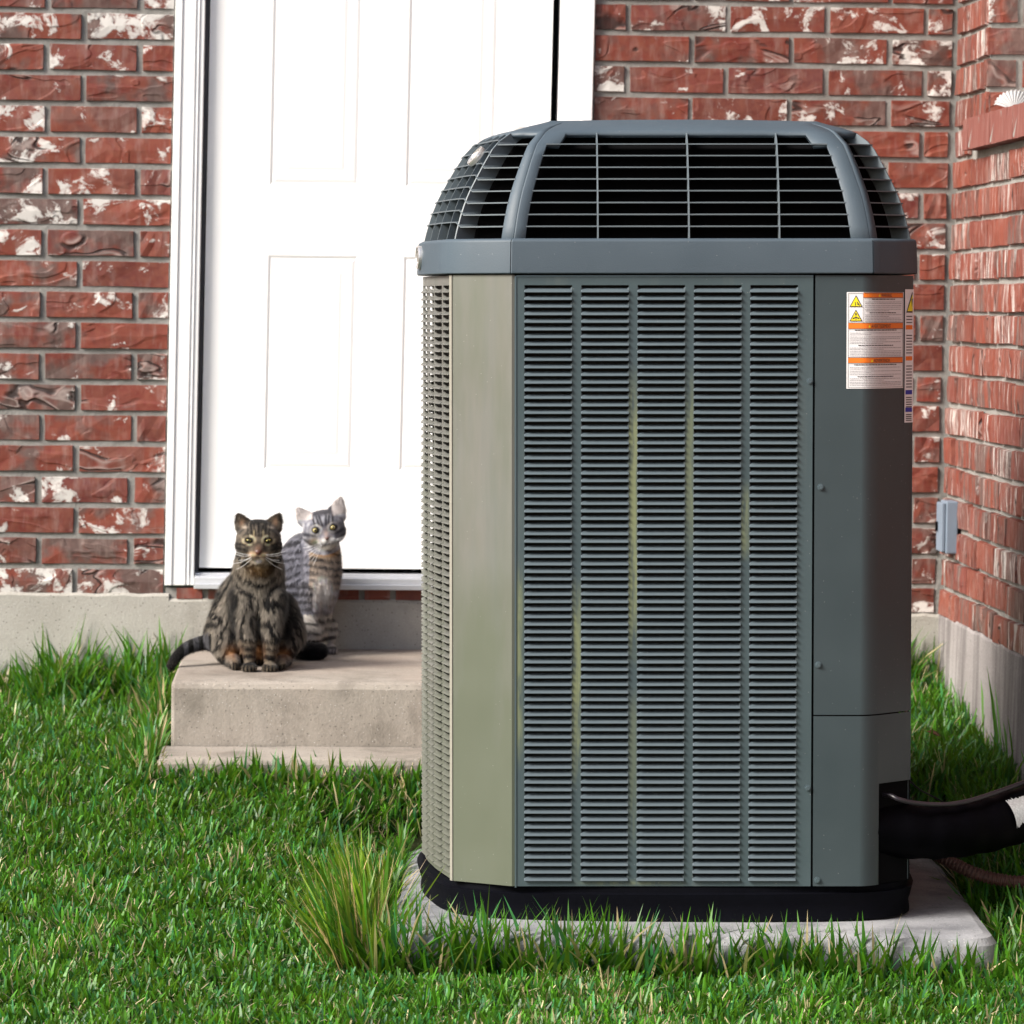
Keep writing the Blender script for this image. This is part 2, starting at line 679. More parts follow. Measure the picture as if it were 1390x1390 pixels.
def sheetX(mb, x, y0, y1, z0, z1):
    ny, nz = max(1, int((y1 - y0) / .02)), max(1, int((z1 - z0) / .022))
    vs = []
    for j in range(nz + 1):
        z = z0 + (z1 - z0) * j / nz
        for i in range(ny + 1):
            y = y1 - (y1 - y0) * i / ny
            vs.append((lean(x, z) + mnoise.noise(Vector((y * 40, z * 60, 9))) * .0014, y, z))
    mb.add(vs, [(j * (ny + 1) + i, j * (ny + 1) + i + 1, (j + 1) * (ny + 1) + i + 1, (j + 1) * (ny + 1) + i) for j in range(nz) for i in range(ny)])


sheetX(mb, xs, YW0, WY + .01, .42, 1.46)
sheetX(mb, xs, YJ + .006, WY + .01, 1.46, ZTOP)
mb.add([(lean(xs, 1.49), YJ + MD, 1.49), (1.56, YJ + MD, 1.49), (1.57, YJ + MD, ZTOP), (lean(xs, ZTOP), YJ + MD, ZTOP)], [(0, 1, 2, 3)])
ws = hobj(mb, 'brick_wall', MT['mortar'])
ws['label'] = 'side brick wall coming forward at the right with a window recess'
stuff = MB()
for k in range(-1, 29):
    zb, zt = Z0R + P * k + .0042, Z0R + P * (k + 1) - .0042
    if k == -1:
        zb = .435
    zc, ht = (zb + zt) / 2, zt - zb
    y = WY - .004
    first = True
    while y > YW0:
        wd = .207
        if first and k % 2 == 0:
            wd = .105
        if zc > ZS0 - .01:
            if zc < 1.47:
                lim = 7.765
            else:
                lim = YJ
            if y - wd < lim:
                wd = y - lim - .001
        if wd < .02:
            break
        wd = round(wd / .003) * .003
        cy = y - wd / 2
        c = (lean(XR1, zc) + random.uniform(-.0035, .002), cy, zc + random.uniform(-.0018, .0018))
        add_brick(ws, stuff, c, wd, round(ht, 4), 'X', MT['brick_side'], visible_px(c, 10) and y > 6.9)
        y -= wd + .0085
        first = False
        if zc > ZS0 - .01 and y < lim + .03:
            break
    if zc > 1.49:                       # jamb bricks facing the camera
        x = lean(XR1, zc) + .001
        for n, wd in enumerate((.063, .1305) if k % 2 == 0 else (.1305, .063)):
            c = (x + wd / 2, YJ + random.uniform(-.001, .001), zc)
            add_brick(ws, stuff, c, wd, round(ht, 4), 'Y', MT['brick'], visible_px(c, 40))
            x += wd + .0115
o = hobj(stuff, 'brick', MT['brick_side'], attr=True, parent=ws)
o['kind'] = 'stuff'
# window in the recess
mb = MB()
mb.box((1.47, YW0, 1.50), (1.55, YJ - .055, 1.56))
mb.box((1.47, YJ - .055, 1.50), (1.55, YJ + .004, ZTOP))
win = hobj(mb, 'window', MT['white'])
mb = MB()
mb.box((1.50, YW0, 1.56), (1.506, YJ - .055, ZTOP))
hobj(mb, 'pane', MT['glass'], parent=win)
# unseen wall extensions and overhang, added to block sky light
mb = MB()
mb.box((XR1 - .002, -6, -.3), (XR1 + .25, YW0 - .002, 3.1))
mb.box((XR1 + .004, YW0, ZTOP + .002), (XR1 + .25, WY + .3, 3.1))
hobj(mb, 'brick_wall', MT['brick_side'])
mb = MB()
mb.box((XL0 - .3, WY + .004, ZTOP + .002), (XR1 + .003, WY + .3, 3.1))
hobj(mb, 'brick_wall', MT['brick'])
mb = MB()
mb.box((XR1 - .45, -6, 3.0), (XR1 + .6, WY - .45, 3.04))
mb.box((XL0 - .3, WY - .45, 3.0), (XR1 + .6, WY + .6, 3.04))
mb.box((XR1 - .475, -6, 2.96), (XR1 - .452, WY - .478, 3.16))
mb.box((XL0 - .3, WY - .475, 2.96), (XR1 - .452, WY - .452, 3.16))
hobj(mb, 'sky_block_eave', MT['jamb'])
# projecting sill of bricks on edge
sill = hobj(MB(), 'window_sill', MT['mortar'])
mbs = MB()
y = 7.70
XS = XR1 - .024
mbs.box((XS + .006, YW0, ZS0 + .004), (1.47, y - .004, ZS1 - .004))
sill.data = mbs.mesh('window_sill')
sill.data.materials.append(MT['mortar'])
_s = {}
i = 0
while y > YW0 + .1:
    wd = .0615
    key = i % 4
    if key not in _s:
        mb = MB()
        r = random.Random(i + 3)
        mb.box((0, -wd / 2, -(ZS1 - ZS0) / 2), (.14, wd / 2, (ZS1 - ZS0) / 2))
        mb.v = [(a + r.uniform(-.0015, .0015), b, c + r.uniform(-.001, .001)) for a, b, c in mb.v]
        _s[key] = mb.mesh('brick')
        _s[key].materials.append(MT['sill'])
    o = bpy.data.objects.new('brick', _s[key])
    COL.objects.link(o)
    o.parent = sill
    o.location = Vector((lean(XS, 1.46), y - wd / 2, (ZS0 + ZS1) / 2))
    y -= wd + .0012
    i += 1

# foundation
mb = MB()


def fwall(mb, x0, x1, z0, z1, y, n=60, top=.004, bot=0):
    vs = []
    for i in range(n + 1):
        x = x0 + (x1 - x0) * i / n
        zt = z1 + mnoise.noise(Vector((x * 22, y, 1))) * top
        for (yy, zz) in ((y + .05, zt + .001), (y + .004, zt), (y, zt - .006), (y - .001, (z0 + zt) / 2), (y, z0)):  # darker green towards the far left
            vs.append((lean(x, zz), yy, zz))
    fs = [(i * 5 + j, i * 5 + j + 1, (i + 1) * 5 + j + 1, (i + 1) * 5 + j) for i in range(n) for j in range(4)]
    mb.add(vs, fs)


fwall(mb, XL0, XL1 + .01, .0, .469, WY - .004)
fwall(mb, XL1 + .01, .57, .0, .458, WY - .004)
fnd = hobj(mb, 'foundation', MT['found'])
mb = MB()
fwall(mb, .57, XR1 + .02, .0, .437, WY - .004, top=.008)
hobj(mb, 'foundation', MT['found'])
mb = MB()
vs = []
n = 150
for i in range(n + 1):
    y = WY - (WY - YW0) * i / n
    zt = .437 + mnoise.noise(Vector((y * 22, 5, 1))) * .005
    for (dx, zz) in ((-.05, zt + .001), (-.003, zt), (.001, zt - .006), (.002, .2), (.001, -.3)):
        vs.append((lean(XR1 - dx * 1.0 - .002, zz) if dx < 0 else lean(XR1 - .001 - dx, zz), y, zz))
mb.add(vs, [(i * 5 + j, i * 5 + j + 1, (i + 1) * 5 + j + 1, (i + 1) * 5 + j) for i in range(n) for j in range(4)])
hobj(mb, 'foundation', MT['found2'])

# door: frame, slab with raised panels, threshold
fx0, fx1, dx0, dx1, gx1 = XL1, .564, -.2615, .475, .491
zb_frame = .487


def vbar(mb, x0, x1, y0, y1, z0, z1):
    vs = []
    for z in (z0, z1):
        vs += [(lean(x0, z), y0, z), (lean(x1, z), y0, z), (lean(x1, z), y1, z), (lean(x0, z), y1, z)]
    mb.add(vs, [(0, 3, 2, 1), (4, 5, 6, 7), (0, 1, 5, 4), (1, 2, 6, 5), (2, 3, 7, 6), (3, 0, 4, 7)])


mb = MB()
vbar(mb, fx0 + .001, fx0 + .016, WY - .009, WY + .09, zb_frame, ZTOP)
vbar(mb, fx0 + .016, fx0 + .045, WY - .006, WY + .09, zb_frame, ZTOP)
vbar(mb, fx0 + .045, fx0 + .049, WY - .002, WY + .09, zb_frame, ZTOP)
vbar(mb, fx0 + .049, fx0 + .053, WY - .005, WY + .09, zb_frame, ZTOP)
vbar(mb, fx0 + .053, fx0 + .063, WY - .002, WY + .09, zb_frame, ZTOP)
vbar(mb, gx1, gx1 + .012, WY + .006, WY + .09, zb_frame, ZTOP)
vbar(mb, gx1 + .012, gx1 + .05, WY - .006, WY + .09, zb_frame, ZTOP)
vbar(mb, gx1 + .05, fx1 - .001, WY - .012, WY + .09, zb_frame, ZTOP)
frame = hobj(mb, 'door_frame', MT['jamb'], bevel=.0015)
mb = MB()
vbar(mb, fx0 + .0635, dx0 - .003, WY + .024, WY + .07, .515, ZTOP)
hobj(mb, 'weather_strip', MT['strip'], parent=frame)
mb = MB()
mb.box((fx0 + .05, WY + .075, .49), (gx1 + .01, WY + .09, ZTOP))
hobj(mb, 'stop', MT['gap'], parent=frame)
# slab
DY = WY + .018
mb = MB()
pz = lambda y, x=420: onY(x, y, DY).z
px = lambda x, y: onY(x, y, DY).x - LEAN * (onY(x, y, DY).z - 1.1)
zl0, zl1 = pz(638), pz(347)
zu0, zu1 = pz(252), 1.98
c1 = (px(361, 500), px(483, 500))
c2 = (px(545, 500), px(667, 500))
xc = sorted([dx0, c1[0], c1[1], c2[0], c2[1], dx1])
zc_ = [.524, zl0, zl1, zu0, zu1, 2.34]
ins = [(0, 0), (.006, .0022), (.013, .0006), (.034, .0006), (.040, -.0004)]
for i in range(5):
    for j in range(5):
        x0, x1, z0, z1 = xc[i], xc[i + 1], zc_[j], zc_[j + 1]
        hole = i in (1, 3) and j in (1, 3)
        if not hole:
            mb.add([(lean(x0, z0), DY, z0), (lean(x1, z0), DY, z0), (lean(x1, z1), DY, z1), (lean(x0, z1), DY, z1)], [(0, 1, 2, 3)])
        else:
            vs = []
            for d, dep in ins:
                for (a, b) in ((x0 + d, z0 + d), (x1 - d, z0 + d), (x1 - d, z1 - d), (x0 + d, z1 - d)):
                    vs.append((lean(a, b), DY + dep, b))
            fs = []
            for q in range(len(ins) - 1):
                for s_ in range(4):
                    t_ = (s_ + 1) % 4
                    fs.append((q * 4 + s_, q * 4 + t_, (q + 1) * 4 + t_, (q + 1) * 4 + s_))
            q = (len(ins) - 1) * 4
            fs.append((q, q + 1, q + 2, q + 3))
            mb.add(vs, fs)
# edges of the slab
for (a, b) in (((dx0, .524), (dx0, 2.34)), ((dx1, .524), (dx1, 2.34))):
    mb.add([(lean(a[0], a[1]), DY, a[1]), (lean(b[0], b[1]), DY, b[1]), (lean(b[0], b[1]), DY + .045, b[1]), (lean(a[0], a[1]), DY + .045, a[1])], [(0, 1, 2, 3)])
mb.add([(lean(dx0, .524), DY, .524), (lean(dx1, .524), DY, .524), (lean(dx1, .524), DY + .045, .524), (lean(dx0, .524), DY + .045, .524)], [(3, 2, 1, 0)])
door = hobj(mb, 'door', MT['white'])
door['label'] = 'white panelled exterior door'
mb = MB()
cx_ = lean(dx1 - .06, 1.45)
mb.tube([(cx_, DY, 1.452), (cx_, DY - .008, 1.452)], .03, 20)
mb.tube([(cx_, DY - .006, 1.452), (cx_, DY - .05, 1.452)], [.011, .011], 14)
mb.tube([(cx_, DY - .04, 1.452), (cx_, DY - .047, 1.452), (cx_, DY - .062, 1.452), (cx_, DY - .072, 1.452)], [.014, .026, .026, .014], 20)
hobj(mb, 'handle', MT['chrome'], parent=door, smooth=True)
# threshold: layered aluminium sill
mb = MB()
tx0, tx1 = fx0 + .064, gx1 - .001
T = lambda y0, y1, z0, z1: mb.box((tx0 - .008, y0, z0), (tx1 - .008, y1, z1))
T(WY - .030, WY + .09, .4815, .4925)
T(WY - .018, WY + .09, .4925, .505)
T(WY - .002, WY + .09, .505, .5075)
T(WY + .010, WY + .09, .5075, .513)
hobj(mb, 'threshold', MT['alu'], bevel=.0012)
# bricks on edge under the threshold
mb = MB()
mb.box((fx0 - .006, WY + .003, .452), (fx1 - .004, WY + .06, .4808))
ub = hobj(mb, 'brick_course', MT['mortar'])
x = fx0 + .018
_u = MB()
_u.box((-.0275, -.004, -.0115), (.0275, .02, .0115))
ume = _u.mesh('brick')
ume.materials.append(MT['brick'])
first = True
while x < fx1 - .05:
    o = bpy.data.objects.new('brick', ume)
    COL.objects.link(o)
    o.parent = ub
    o.location = Vector((x + .0275, WY + .002 + random.uniform(-.001, .001), .4695))
    x += .0675

# electrical cover on the side wall
eb = empty('outlet_box', 'small grey weatherproof outlet cover on the side brick wall near the corner', 'outlet box', (1.335, 7.79, .635))
mb = MB()
mb.box((-.016, -.036, -.056), (.010, .040, .056))
mb.build('back_box', MT['ebox'], eb, bevel=.003)
mb = MB()
mb.box((-.025, -.032, -.052), (-.0165, .036, .052))
mb.build('cover', MT['ebox'], eb, bevel=.002)
mb = MB()
mb.box((-.030, .012, -.010), (-.0255, .020, .010))
mb.build('latch', MT['gap'], eb)

# shell on the sill
shl = MB()
vs, fs = [], []
na, nr = 84, 10
for j in range(nr + 1):
    t = j / nr
    for i in range(na + 1):
        a = -1.45 + 2.9 * i / na
        rib = math.cos(i * PI / 3)
        rr = t * (1 + .012 * rib)
        vs.append((rr * math.sin(a) * .043, -.020 * math.sqrt(max(0, 1 - t ** 2.2)) - .0032 * rib * t + .004, rr * (.008 + .036 * math.cos(a * .93))))
for j in range(nr):
    for i in range(na):
        a = j * (na + 1) + i
        fs.append((a, a + 1, a + na + 2, a + na + 1))
shl.add(vs, fs)
shell = shl.build('seashell', simple('shell_white', (.52, .52, .53), .55, nz=.08, scale=60), smooth=True, solid=.002)
tag(shell, 'white ribbed seashell lying on the projecting brick window sill', 'seashell')
shell.location = (1.388, 7.42, ZS1 + .001)
shell.rotation_euler = (math.radians(-16), 0, math.radians(-14))
shell.scale = (1, 1, 1.12)

# ================================================================== STEPS
steps = empty('concrete_step', 'low concrete doorstep with a lower slab in front, where the two cats sit', 'doorstep', (.25, 7.5, .1))
SP = Vector(steps.location)


def slab(mb, x0, x1, y0, y1, z0, z1, n=40, amp=.003, skew=0.0):
    # grid top and front with rounded worn nose
    vs, fs = [], []
    prof = [(y1, z1), (y0 + .05, z1), (y0 + .015, z1 - .001), (y0 + .005, z1 - .005), (y0, z1 - .014), (y0 - .002, (z0 + z1) / 2), (y0, z0)]
    for i in range(n + 1):
        t = i / n
        x = x0 + (x1 - x0) * t
        for (y, z) in prof:
            e = mnoise.noise(Vector((x * 12, y * 9, z * 14))) * amp
            vs.append((x + (skew * (z1 - z) if i == 0 else 0), y + e, z + e * .6))
    m_ = len(prof)
    fs = [(i * m_ + j, i * m_ + j + 1, (i + 1) * m_ + j + 1, (i + 1) * m_ + j) for i in range(n) for j in range(m_ - 1)]
    b0 = len(vs)
    vs += [(x0, y1, z0), (x1, y1, z0)]
    fs.append(tuple(range(m_))[::-1] + (b0,))
    fs.append(tuple(n * m_ + j for j in range(m_)) + (b0 + 1,))
    mb.add(vs, fs)


mb = MB()
slab(mb, -.298, .78, 7.235, WY - .008, .05, .352)
o = mb.build('tread_block', MT['step'], None, bevel=.006)
o.parent = steps
o.matrix_parent_inverse = Matrix.Translation(-SP)
mb = MB()
slab(mb, -.315, .80, 7.055, 7.23, .03, .225)
o = mb.build('lower_slab', MT['step'], None, bevel=.005)
o.parent = steps
o.matrix_parent_inverse = Matrix.Translation(-SP)

# ================================================================== THE UNIT
UD, UX = 6.098, .2645
UP = Vector((FWD * UD + RGT * UX).to_tuple())
UZ = .075
unit = empty('air_conditioner', 'tall grey-green outdoor air conditioner with louvered sides and domed grille top', 'air conditioner', (UP.x, UP.y, UZ))
UROT = Matrix.Rotation(-YAW, 4, 'Z') @ Matrix.Rotation(-.0107, 4, 'Y')
unit.rotation_euler = UROT.to_euler()
U = lambda p: (p - 905) / 820.0
PU = math.atan((695 - 414.9) / FPX)
ZF = lambda y, d=0.0: -(UD + d) * math.tan(math.atan((y - 695) / FPX) + PU) + 1.025
ZP0, ZP1, ZB1 = .057, 1.076, 1.136

ANC = [  # x, y, inward direction
    ('A', -.254, 0, .5, 1), ('B', .335, 0, -.5, 1), ('C', .411, .070, -.82, .6), ('r1', .416, .2, -.9, .3), ('rm', .418, .395, -.92, 0),
    ('r2', .416, .59, -.9, -.3), ('C2', .411, .72, -.82, -.6), ('B2', .335, .79, -.5, -1), ('A2', -.254, .79, .5, -1), ('D2', -.357, .73, .9, -.6),
    ('l3', -.388, .604, 1, -.35), ('l2', -.405, .493, 1, -.15), ('lm', -.414, .395, 1, 0), ('l1', -.408, .297, 1, .15), ('l0', -.388, .186, 1, .35), ('D', -.357, .060, .9, .6)]
IDX = {a[0]: i for i, a in enumerate(ANC)}


def opt(i, f, d=0.0, z=0.0):
    """point on the plan outline: anchor i, fraction f to the next, moved inwards by d"""
    a, b = ANC[i % 16], ANC[(i + 1) % 16]
    x = (a[1] + a[3] * d) * (1 - f) + (b[1] + b[3] * d) * f
    y = (a[2] + a[4] * d) * (1 - f) + (b[2] + b[4] * d) * f
    return Vector((x, y, z))


def side_pts(path, d=0.0):
    return [opt(i, f, d) for i, f in path]


def sheet(mb, path, zs, skip=None, d=0.0):
    """vertical sheet along plan points; path: list of Vectors (x,y)"""
    n, m_ = len(path), len(zs)
    vs = [(p[0], p[1], z) for p in path for z in zs]
    fs = []
    for i in range(n - 1):
        for j in range(m_ - 1):
            if skip and skip(i, j):
                continue
            fs.append((i * m_ + j, (i + 1) * m_ + j, (i + 1) * m_ + j + 1, i * m_ + j + 1))
    mb.add(vs, fs)


# base pan
mb = MB()
ring = [(i, f) for i in range(16) for f in (0, .25, .5, .75)]
bz = [(0.0, -.004), (.018, -.002), (.030, -.006), (.046, -.010), (.0475, -.001), (.0565, -.001)]
vs = []
rg = [opt(i, f, 0) for i, f in ring]
for _ in range(5):
    rg = [rg[q - 1] * .25 + rg[q] * .5 + rg[(q + 1) % len(rg)] * .25 for q in range(len(rg))]
nr_ = []
for q in range(len(rg)):
    t_ = (rg[(q + 1) % len(rg)] - rg[q - 1]).normalized()
    nr_.append(Vector((-t_.y, t_.x, 0)))
bc_0 = Vector((0, .395, 0))
for q in range(len(rg)):
    nn_ = nr_[q] if nr_[q].dot(bc_0 - rg[q]) > 0 else -nr_[q]
    for z, d in bz:
        p = rg[q] + nn_ * (d - .007 * min(1, 3 * abs(q % 4 == 0)) * 0 - .004)
        vs.append((p.x, p.y, z))
n, m_ = len(ring), len(bz)
fs = [(i * m_ + j, ((i + 1) % n) * m_ + j, ((i + 1) % n) * m_ + j + 1, i * m_ + j + 1) for i in range(n) for j in range(m_ - 1)]
fs.append(tuple(i * m_ + m_ - 1 for i in range(n)))
mb.add(vs, fs)
bp_ = mb.build('base_pan', MT['base'], unit, smooth=True)
bp_.data.set_sharp_from_angle(angle=math.radians(28))
# coil and inner deck
mb = MB()
rp = [opt(i, f, .020) for i in range(16) for f in (0, .5)]
sheet(mb, rp + [rp[0]], [.0575, 1.07])
mb.build('coil', MT['coil'], unit)
mb = MB()
rp2 = [opt(i, 0, .008) for i in range(16)]
mb.add([(p.x, p.y, 1.080) for p in rp2], [tuple(range(16))])
mb.add([(p.x, p.y, 1.074) for p in rp2], [tuple(range(16))[::-1]])
mb.tube([(0, .395, 1.0805), (0, .395, 1.322)], .235, 48)
mb.build('fan_housing', MT['black'], unit)

# front louver panel
PITCH_L = .012545
NL = 79
cols = [711, 788, 864.3, 940.7, 1017]
WL = 64.5 / 820
xcuts = [U(699)] + [c for q in cols for c in (U(q), U(q) + WL)] + [U(1102)]
zt_ = ZF(387)
zb_ = zt_ - NL * PITCH_L
FY = -.004
mb = MB()
sheet(mb, [Vector((x, FY, 0)) for x in xcuts], [ZP0 + .002, zb_, zt_, ZP1 - .001], skip=lambda i, j: j == 1 and i % 2 == 1)
lp = mb.build('louver_panel', MT['panel'], unit, solid=.0022, bevel=0)
# folded edge of the panel
mb = MB()
mb.box((xcuts[0] - .0015, FY - .0012, ZP0), (xcuts[0] + .0012, .004, ZP1 - .002))
mb.box((xcuts[0] + .0014, FY - .0012, ZP1 - .003), (xcuts[-1], .004, ZP1 - .0008))
mb.build('panel_edge', MT['screw'], lp)


def louver_geo(wd, k=1.0):
    a = wd / 2
    rows = [(.0075, .0072, a - .0034), (.0015, .0050, a - .0024), (-.0025, .0029, a - .0010), (-.0050, .0008, a - .0002), (-.0055, .0001, a), (-.0050, -.0007, a), (-.0030, -.0009, a - .001)]
    vs, fs = [], []
    for (y, z, h) in rows:
        vs += [(-h, y, z * k), (h, y, z * k)]
    for i in range(len(rows) - 1):
        fs.append((2 * i + 1, 2 * i, 2 * i + 2, 2 * i + 3))
    n = len(vs)
    for s_, k in ((-1, 0), (1, 1)):
        b0 = len(vs)
        vs += [(s_ * (a + .0004), 0.0005, .0088), (s_ * (a + .0004), 0.0003, .0035), (s_ * (a + .0004), .0002, -.0004)]
        f1 = [(k, b0, 2 + k), (b0, b0 + 1, 4 + k, 2 + k), (b0 + 1, b0 + 2, 8 + k, 6 + k), (b0 + 1, 6 + k, 4 + k)]
        fs += f1 if s_ < 0 else [q[::-1] for q in f1]
    return vs, fs


lv, lf = louver_geo(WL)
_l = MB()
_l.add(lv, lf)
lme = _l.mesh('louver', smooth=False)
lme.materials.append(MT['louver'])
rest = MB()
cnt = 0
order = sorted([(r_, c_) for c_ in range(5) for r_ in range(NL)], key=lambda q: (not (9 <= q[0] <= 68), q))
for (r_, c_) in order:
    zc = zb_ + r_ * PITCH_L + .0010
    xc2 = U(cols[c_]) + WL / 2
    if cnt < 300:
        o = bpy.data.objects.new('louver', lme)
        COL.objects.link(o)
        o.parent = lp
        o.location = (xc2, FY, zc)
        o.rotation_euler = (random.uniform(-.03, .03), random.uniform(-.003, .003), 0)
    else:
        rest.add([(x + xc2, y + FY, z + zc) for x, y, z in lv], lf)
    cnt += 1
o = rest.build('louver', MT['louver'], lp)
o['kind'] = 'stuff'


# side louver panels (bowed)
def bowed(path_ids, name, cols_n, mat):
    pts = [opt(i, f) for i, f in path_ids]
    L = [0]
    for a, b in zip(pts, pts[1:]):
        L.append(L[-1] + (b - a).length)
    tot = L[-1]

    def at(s):
        for q in range(len(L) - 1):
            if s <= L[q + 1] or q == len(L) - 2:
                t = (s - L[q]) / (L[q + 1] - L[q])
                return pts[q].lerp(pts[q + 1], t), (pts[q + 1] - pts[q]).normalized()
    pw = (tot - .016) / cols_n
    cuts = [0.002]
    for c in range(cols_n):
        s0 = .008 + c * pw
        cuts += [s0 + .006, s0 + pw - .004]
    cuts.append(tot - .002)
    mb = MB()
    sheet(mb, [at(s)[0] for s in cuts], [ZP0 + .002, zb_ + .002, zt_, ZP1 - .001], skip=lambda i, j: j == 1 and i % 2 == 1)
    p = mb.build(name, mat, unit, solid=.002)
    lb = MB()
    wv, wf = louver_geo(cuts[2] - cuts[1], .72)
    wv = [(a_, b_ * .8, c_) for a_, b_, c_ in wv]
    for c in range(cols_n):
        mid = (cuts[1 + 2 * c] + cuts[2 + 2 * c]) / 2
        q, t = at(mid)
        nrm = Vector((t.y, -t.x, 0))                       # outward
        for r_ in range(NL):
            z = zb_ + r_ * PITCH_L + .001
            lb.add([tuple(q + t * x - nrm * y * 1.0 + Vector((0, 0, z + zz))) for x, y, zz in wv], wf)
    o = lb.build('louver', mat, p)
    o['kind'] = 'stuff'
    return p


lpath = [(IDX['D2'], 0)] + [(IDX[k], f) for k, f in (('D2', .5), ('l3', 0), ('l3', .5), ('l2', 0), ('lm', 0), ('l1', 0), ('l1', .5), ('l0', 0), ('l0', .5))] + [(IDX['D'], 0)]
bowed(lpath, 'louver_guard', 10, MT['guard'])
rpath = [(IDX['C'], .03), (IDX['r1'], 0), (IDX['rm'], 0), (IDX['r2'], 0), (IDX['C2'], 0)]
bowed(rpath, 'louver_guard', 9, MT['service'])
# posts
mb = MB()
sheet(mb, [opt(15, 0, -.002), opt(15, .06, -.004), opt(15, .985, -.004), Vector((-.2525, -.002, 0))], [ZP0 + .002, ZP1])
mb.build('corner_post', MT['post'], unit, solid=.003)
mb = MB()
sheet(mb, [opt(IDX['D'], 0.0, -.0045) + Vector((-.001, .004, 0)), opt(15, .035, -.0052)], [ZP0 + .002, ZP1])
mb.build('edge_trim', simple('pale_edge_steel', (.33, .315, .27), .35, nz=.1), unit, solid=.002)  # pale strip down the outer edge of the corner post
mb = MB()
sheet(mb, [opt(IDX['C2'], 0), opt(IDX['B2'], 0), opt(IDX['A2'], 0), opt(IDX['D2'], 0)], [ZP0 + .002, ZP1])
mb.build('back_panel', MT['service'], unit, solid=.002)


# service panel (flat + chamfer), split by a seam, lower one with the pipe opening
def chs(px_):        # plan point for a photo column on front flat or right chamfer
    if px_ <= 1180:
        return Vector((U(px_), -.004, 0))
    f = (px_ - 1180) / 58.0
    p = opt(IDX['B'], f)
    return p + Vector((.707, -.707, 0)) * .004


zseam = ZF(971)
zcut = ZF(1062, .03)
b0_, b1_, bc_ = chs(1168), chs(1193), chs(1180)
spath = [chs(1105), chs(1150)] + [b0_ * (1 - t) ** 2 + bc_ * 2 * t * (1 - t) + b1_ * t * t for t in np.linspace(0, 1, 9)] + [chs(1230), chs(1237)]
mb = MB()
sheet(mb, spath, [zseam + .0012, ZP1 - .001])
sp = mb.build('service_panel', MT['service'], unit, solid=.002, smooth=True)
mb = MB()
sheet(mb, spath, [ZP0 + .002, zcut, zseam - .0012], skip=lambda i, j: j == 0 and i >= 10)
sp2 = mb.build('service_panel', MT['service'], unit, solid=.002, smooth=True)
mb = MB()
sheet(mb, [chs(1192) + Vector((-.008, .030, 0)), chs(1192) + Vector((-.004, .012, 0)), chs(1236) + Vector((-.006, .006, 0)), opt(IDX['C'], .10, -.003)], [ZP0, zcut + .004])
mb.build('pipe_recess', MT['black'], unit)
mb = MB()
sheet(mb, [chs(1237.5), opt(IDX['C'], .04, -.003)], [zcut, ZP1 - .001])
mb.build('edge_trim', MT['screw'], unit, solid=.002)
sc = MB()
sc.tube([(0, 0, 0), (0, -.0014, 0)], .0055, 16)
sc.tube([(0, -.0014, 0), (0, -.0042, 0)], [.0040, .0037], 6)
scm = sc.mesh('screw')
scm.materials.append(MT['screw'])
for (px_, y_, par) in ((1098, 517, lp), (1113, 661, sp), (1111, 902, sp), (1097.5, 1069, lp), (1111, 1194, sp2)):
    o = bpy.data.objects.new('screw', scm)
    COL.objects.link(o)
    o.parent = par
    o.location = (U(px_), -.0042, ZF(y_))

# cap band and dome
SEGS = [(0, 0, 'w'), (0, .0035, 's'), (0, .032, 'wt'), (0, .072, 'win'), (0, .25, 'win'), (0, .5, 'win'), (0, .75, 'win'), (0, .902, 'wt'), (0, .945, 's'), (0, .9965, 'gap'),
        (1, 0, 's'), (1, .16, 'win'), (1, .5, 'win')]
SEGS[0] = (0, 0, 's')
for i in range(2, 6):
    SEGS += [(i, 0, 'win'), (i, .5, 'win')]
SEGS += [(6, 0, 'win'), (6, .84, 's'), (7, 0, 's'), (7, .06, 'win'), (7, .5, 'win'), (7, .94, 's'), (8, 0, 's'), (8, .16, 'win')]
for i in range(9, 15):
    SEGS += [(i, 0, 'win'), (i, .5, 'win')]
SEGS += [(15, 0, 'win'), (15, .4, 'win'), (15, .80, 's'), (15, .985, 'gap')]
NSG = len(SEGS)
DT = [(0, 0), (.044, .013), (.076, .026), (.121, .052), (.160, .077), (.183, .110), (.1935, .155), (.199, .206)]


def dz(z):
    for (z0, d0), (z1, d1) in zip(DT, DT[1:]):
        if z <= z1:
            return d0 + (d1 - d0) * (z - z0) / (z1 - z0)
    return DT[-1][1]


# smooth the profile a little
_zs = np.linspace(0, .199, 200)
_ds = np.array([dz(z) for z in _zs])
_k = np.ones(21) / 21
_sm = np.convolve(np.pad(_ds, 10, mode='edge'), _k, mode='valid')
_sm = _sm - _sm[0]


def dzs(z):
    return float(np.interp(z, _zs, _sm))


RH = .0198
rows_z = [RH * i for i in range(10)] + [.183, .188, .1935, .197, .199]
# band
mb = MB()
bandp = [(ZP1 + .0015, -.0085), (ZP1 + .004, -.0105), (ZB1 - .006, -.0085), (ZB1 - .002, -.0065), (ZB1, -.002), (ZB1, .003)]
vs, fs = [], []
for (i, f, t) in SEGS:
    for z, d in bandp:
        p = opt(i, f, d)
        vs.append((p.x, p.y, z))
m_ = len(bandp)
for s_ in range(NSG):
    if SEGS[s_][2] == 'gap':
        continue
    s2 = (s_ + 1) % NSG
    for j in range(m_ - 1):
        fs.append((s_ * m_ + j, s2 * m_ + j, s2 * m_ + j + 1, s_ * m_ + j + 1))
mb.add(vs, fs)
cbnd = mb.build('cap_band', MT['cap'], unit, smooth=True, solid=.003)
cbnd.data.set_sharp_from_angle(angle=math.radians(50))
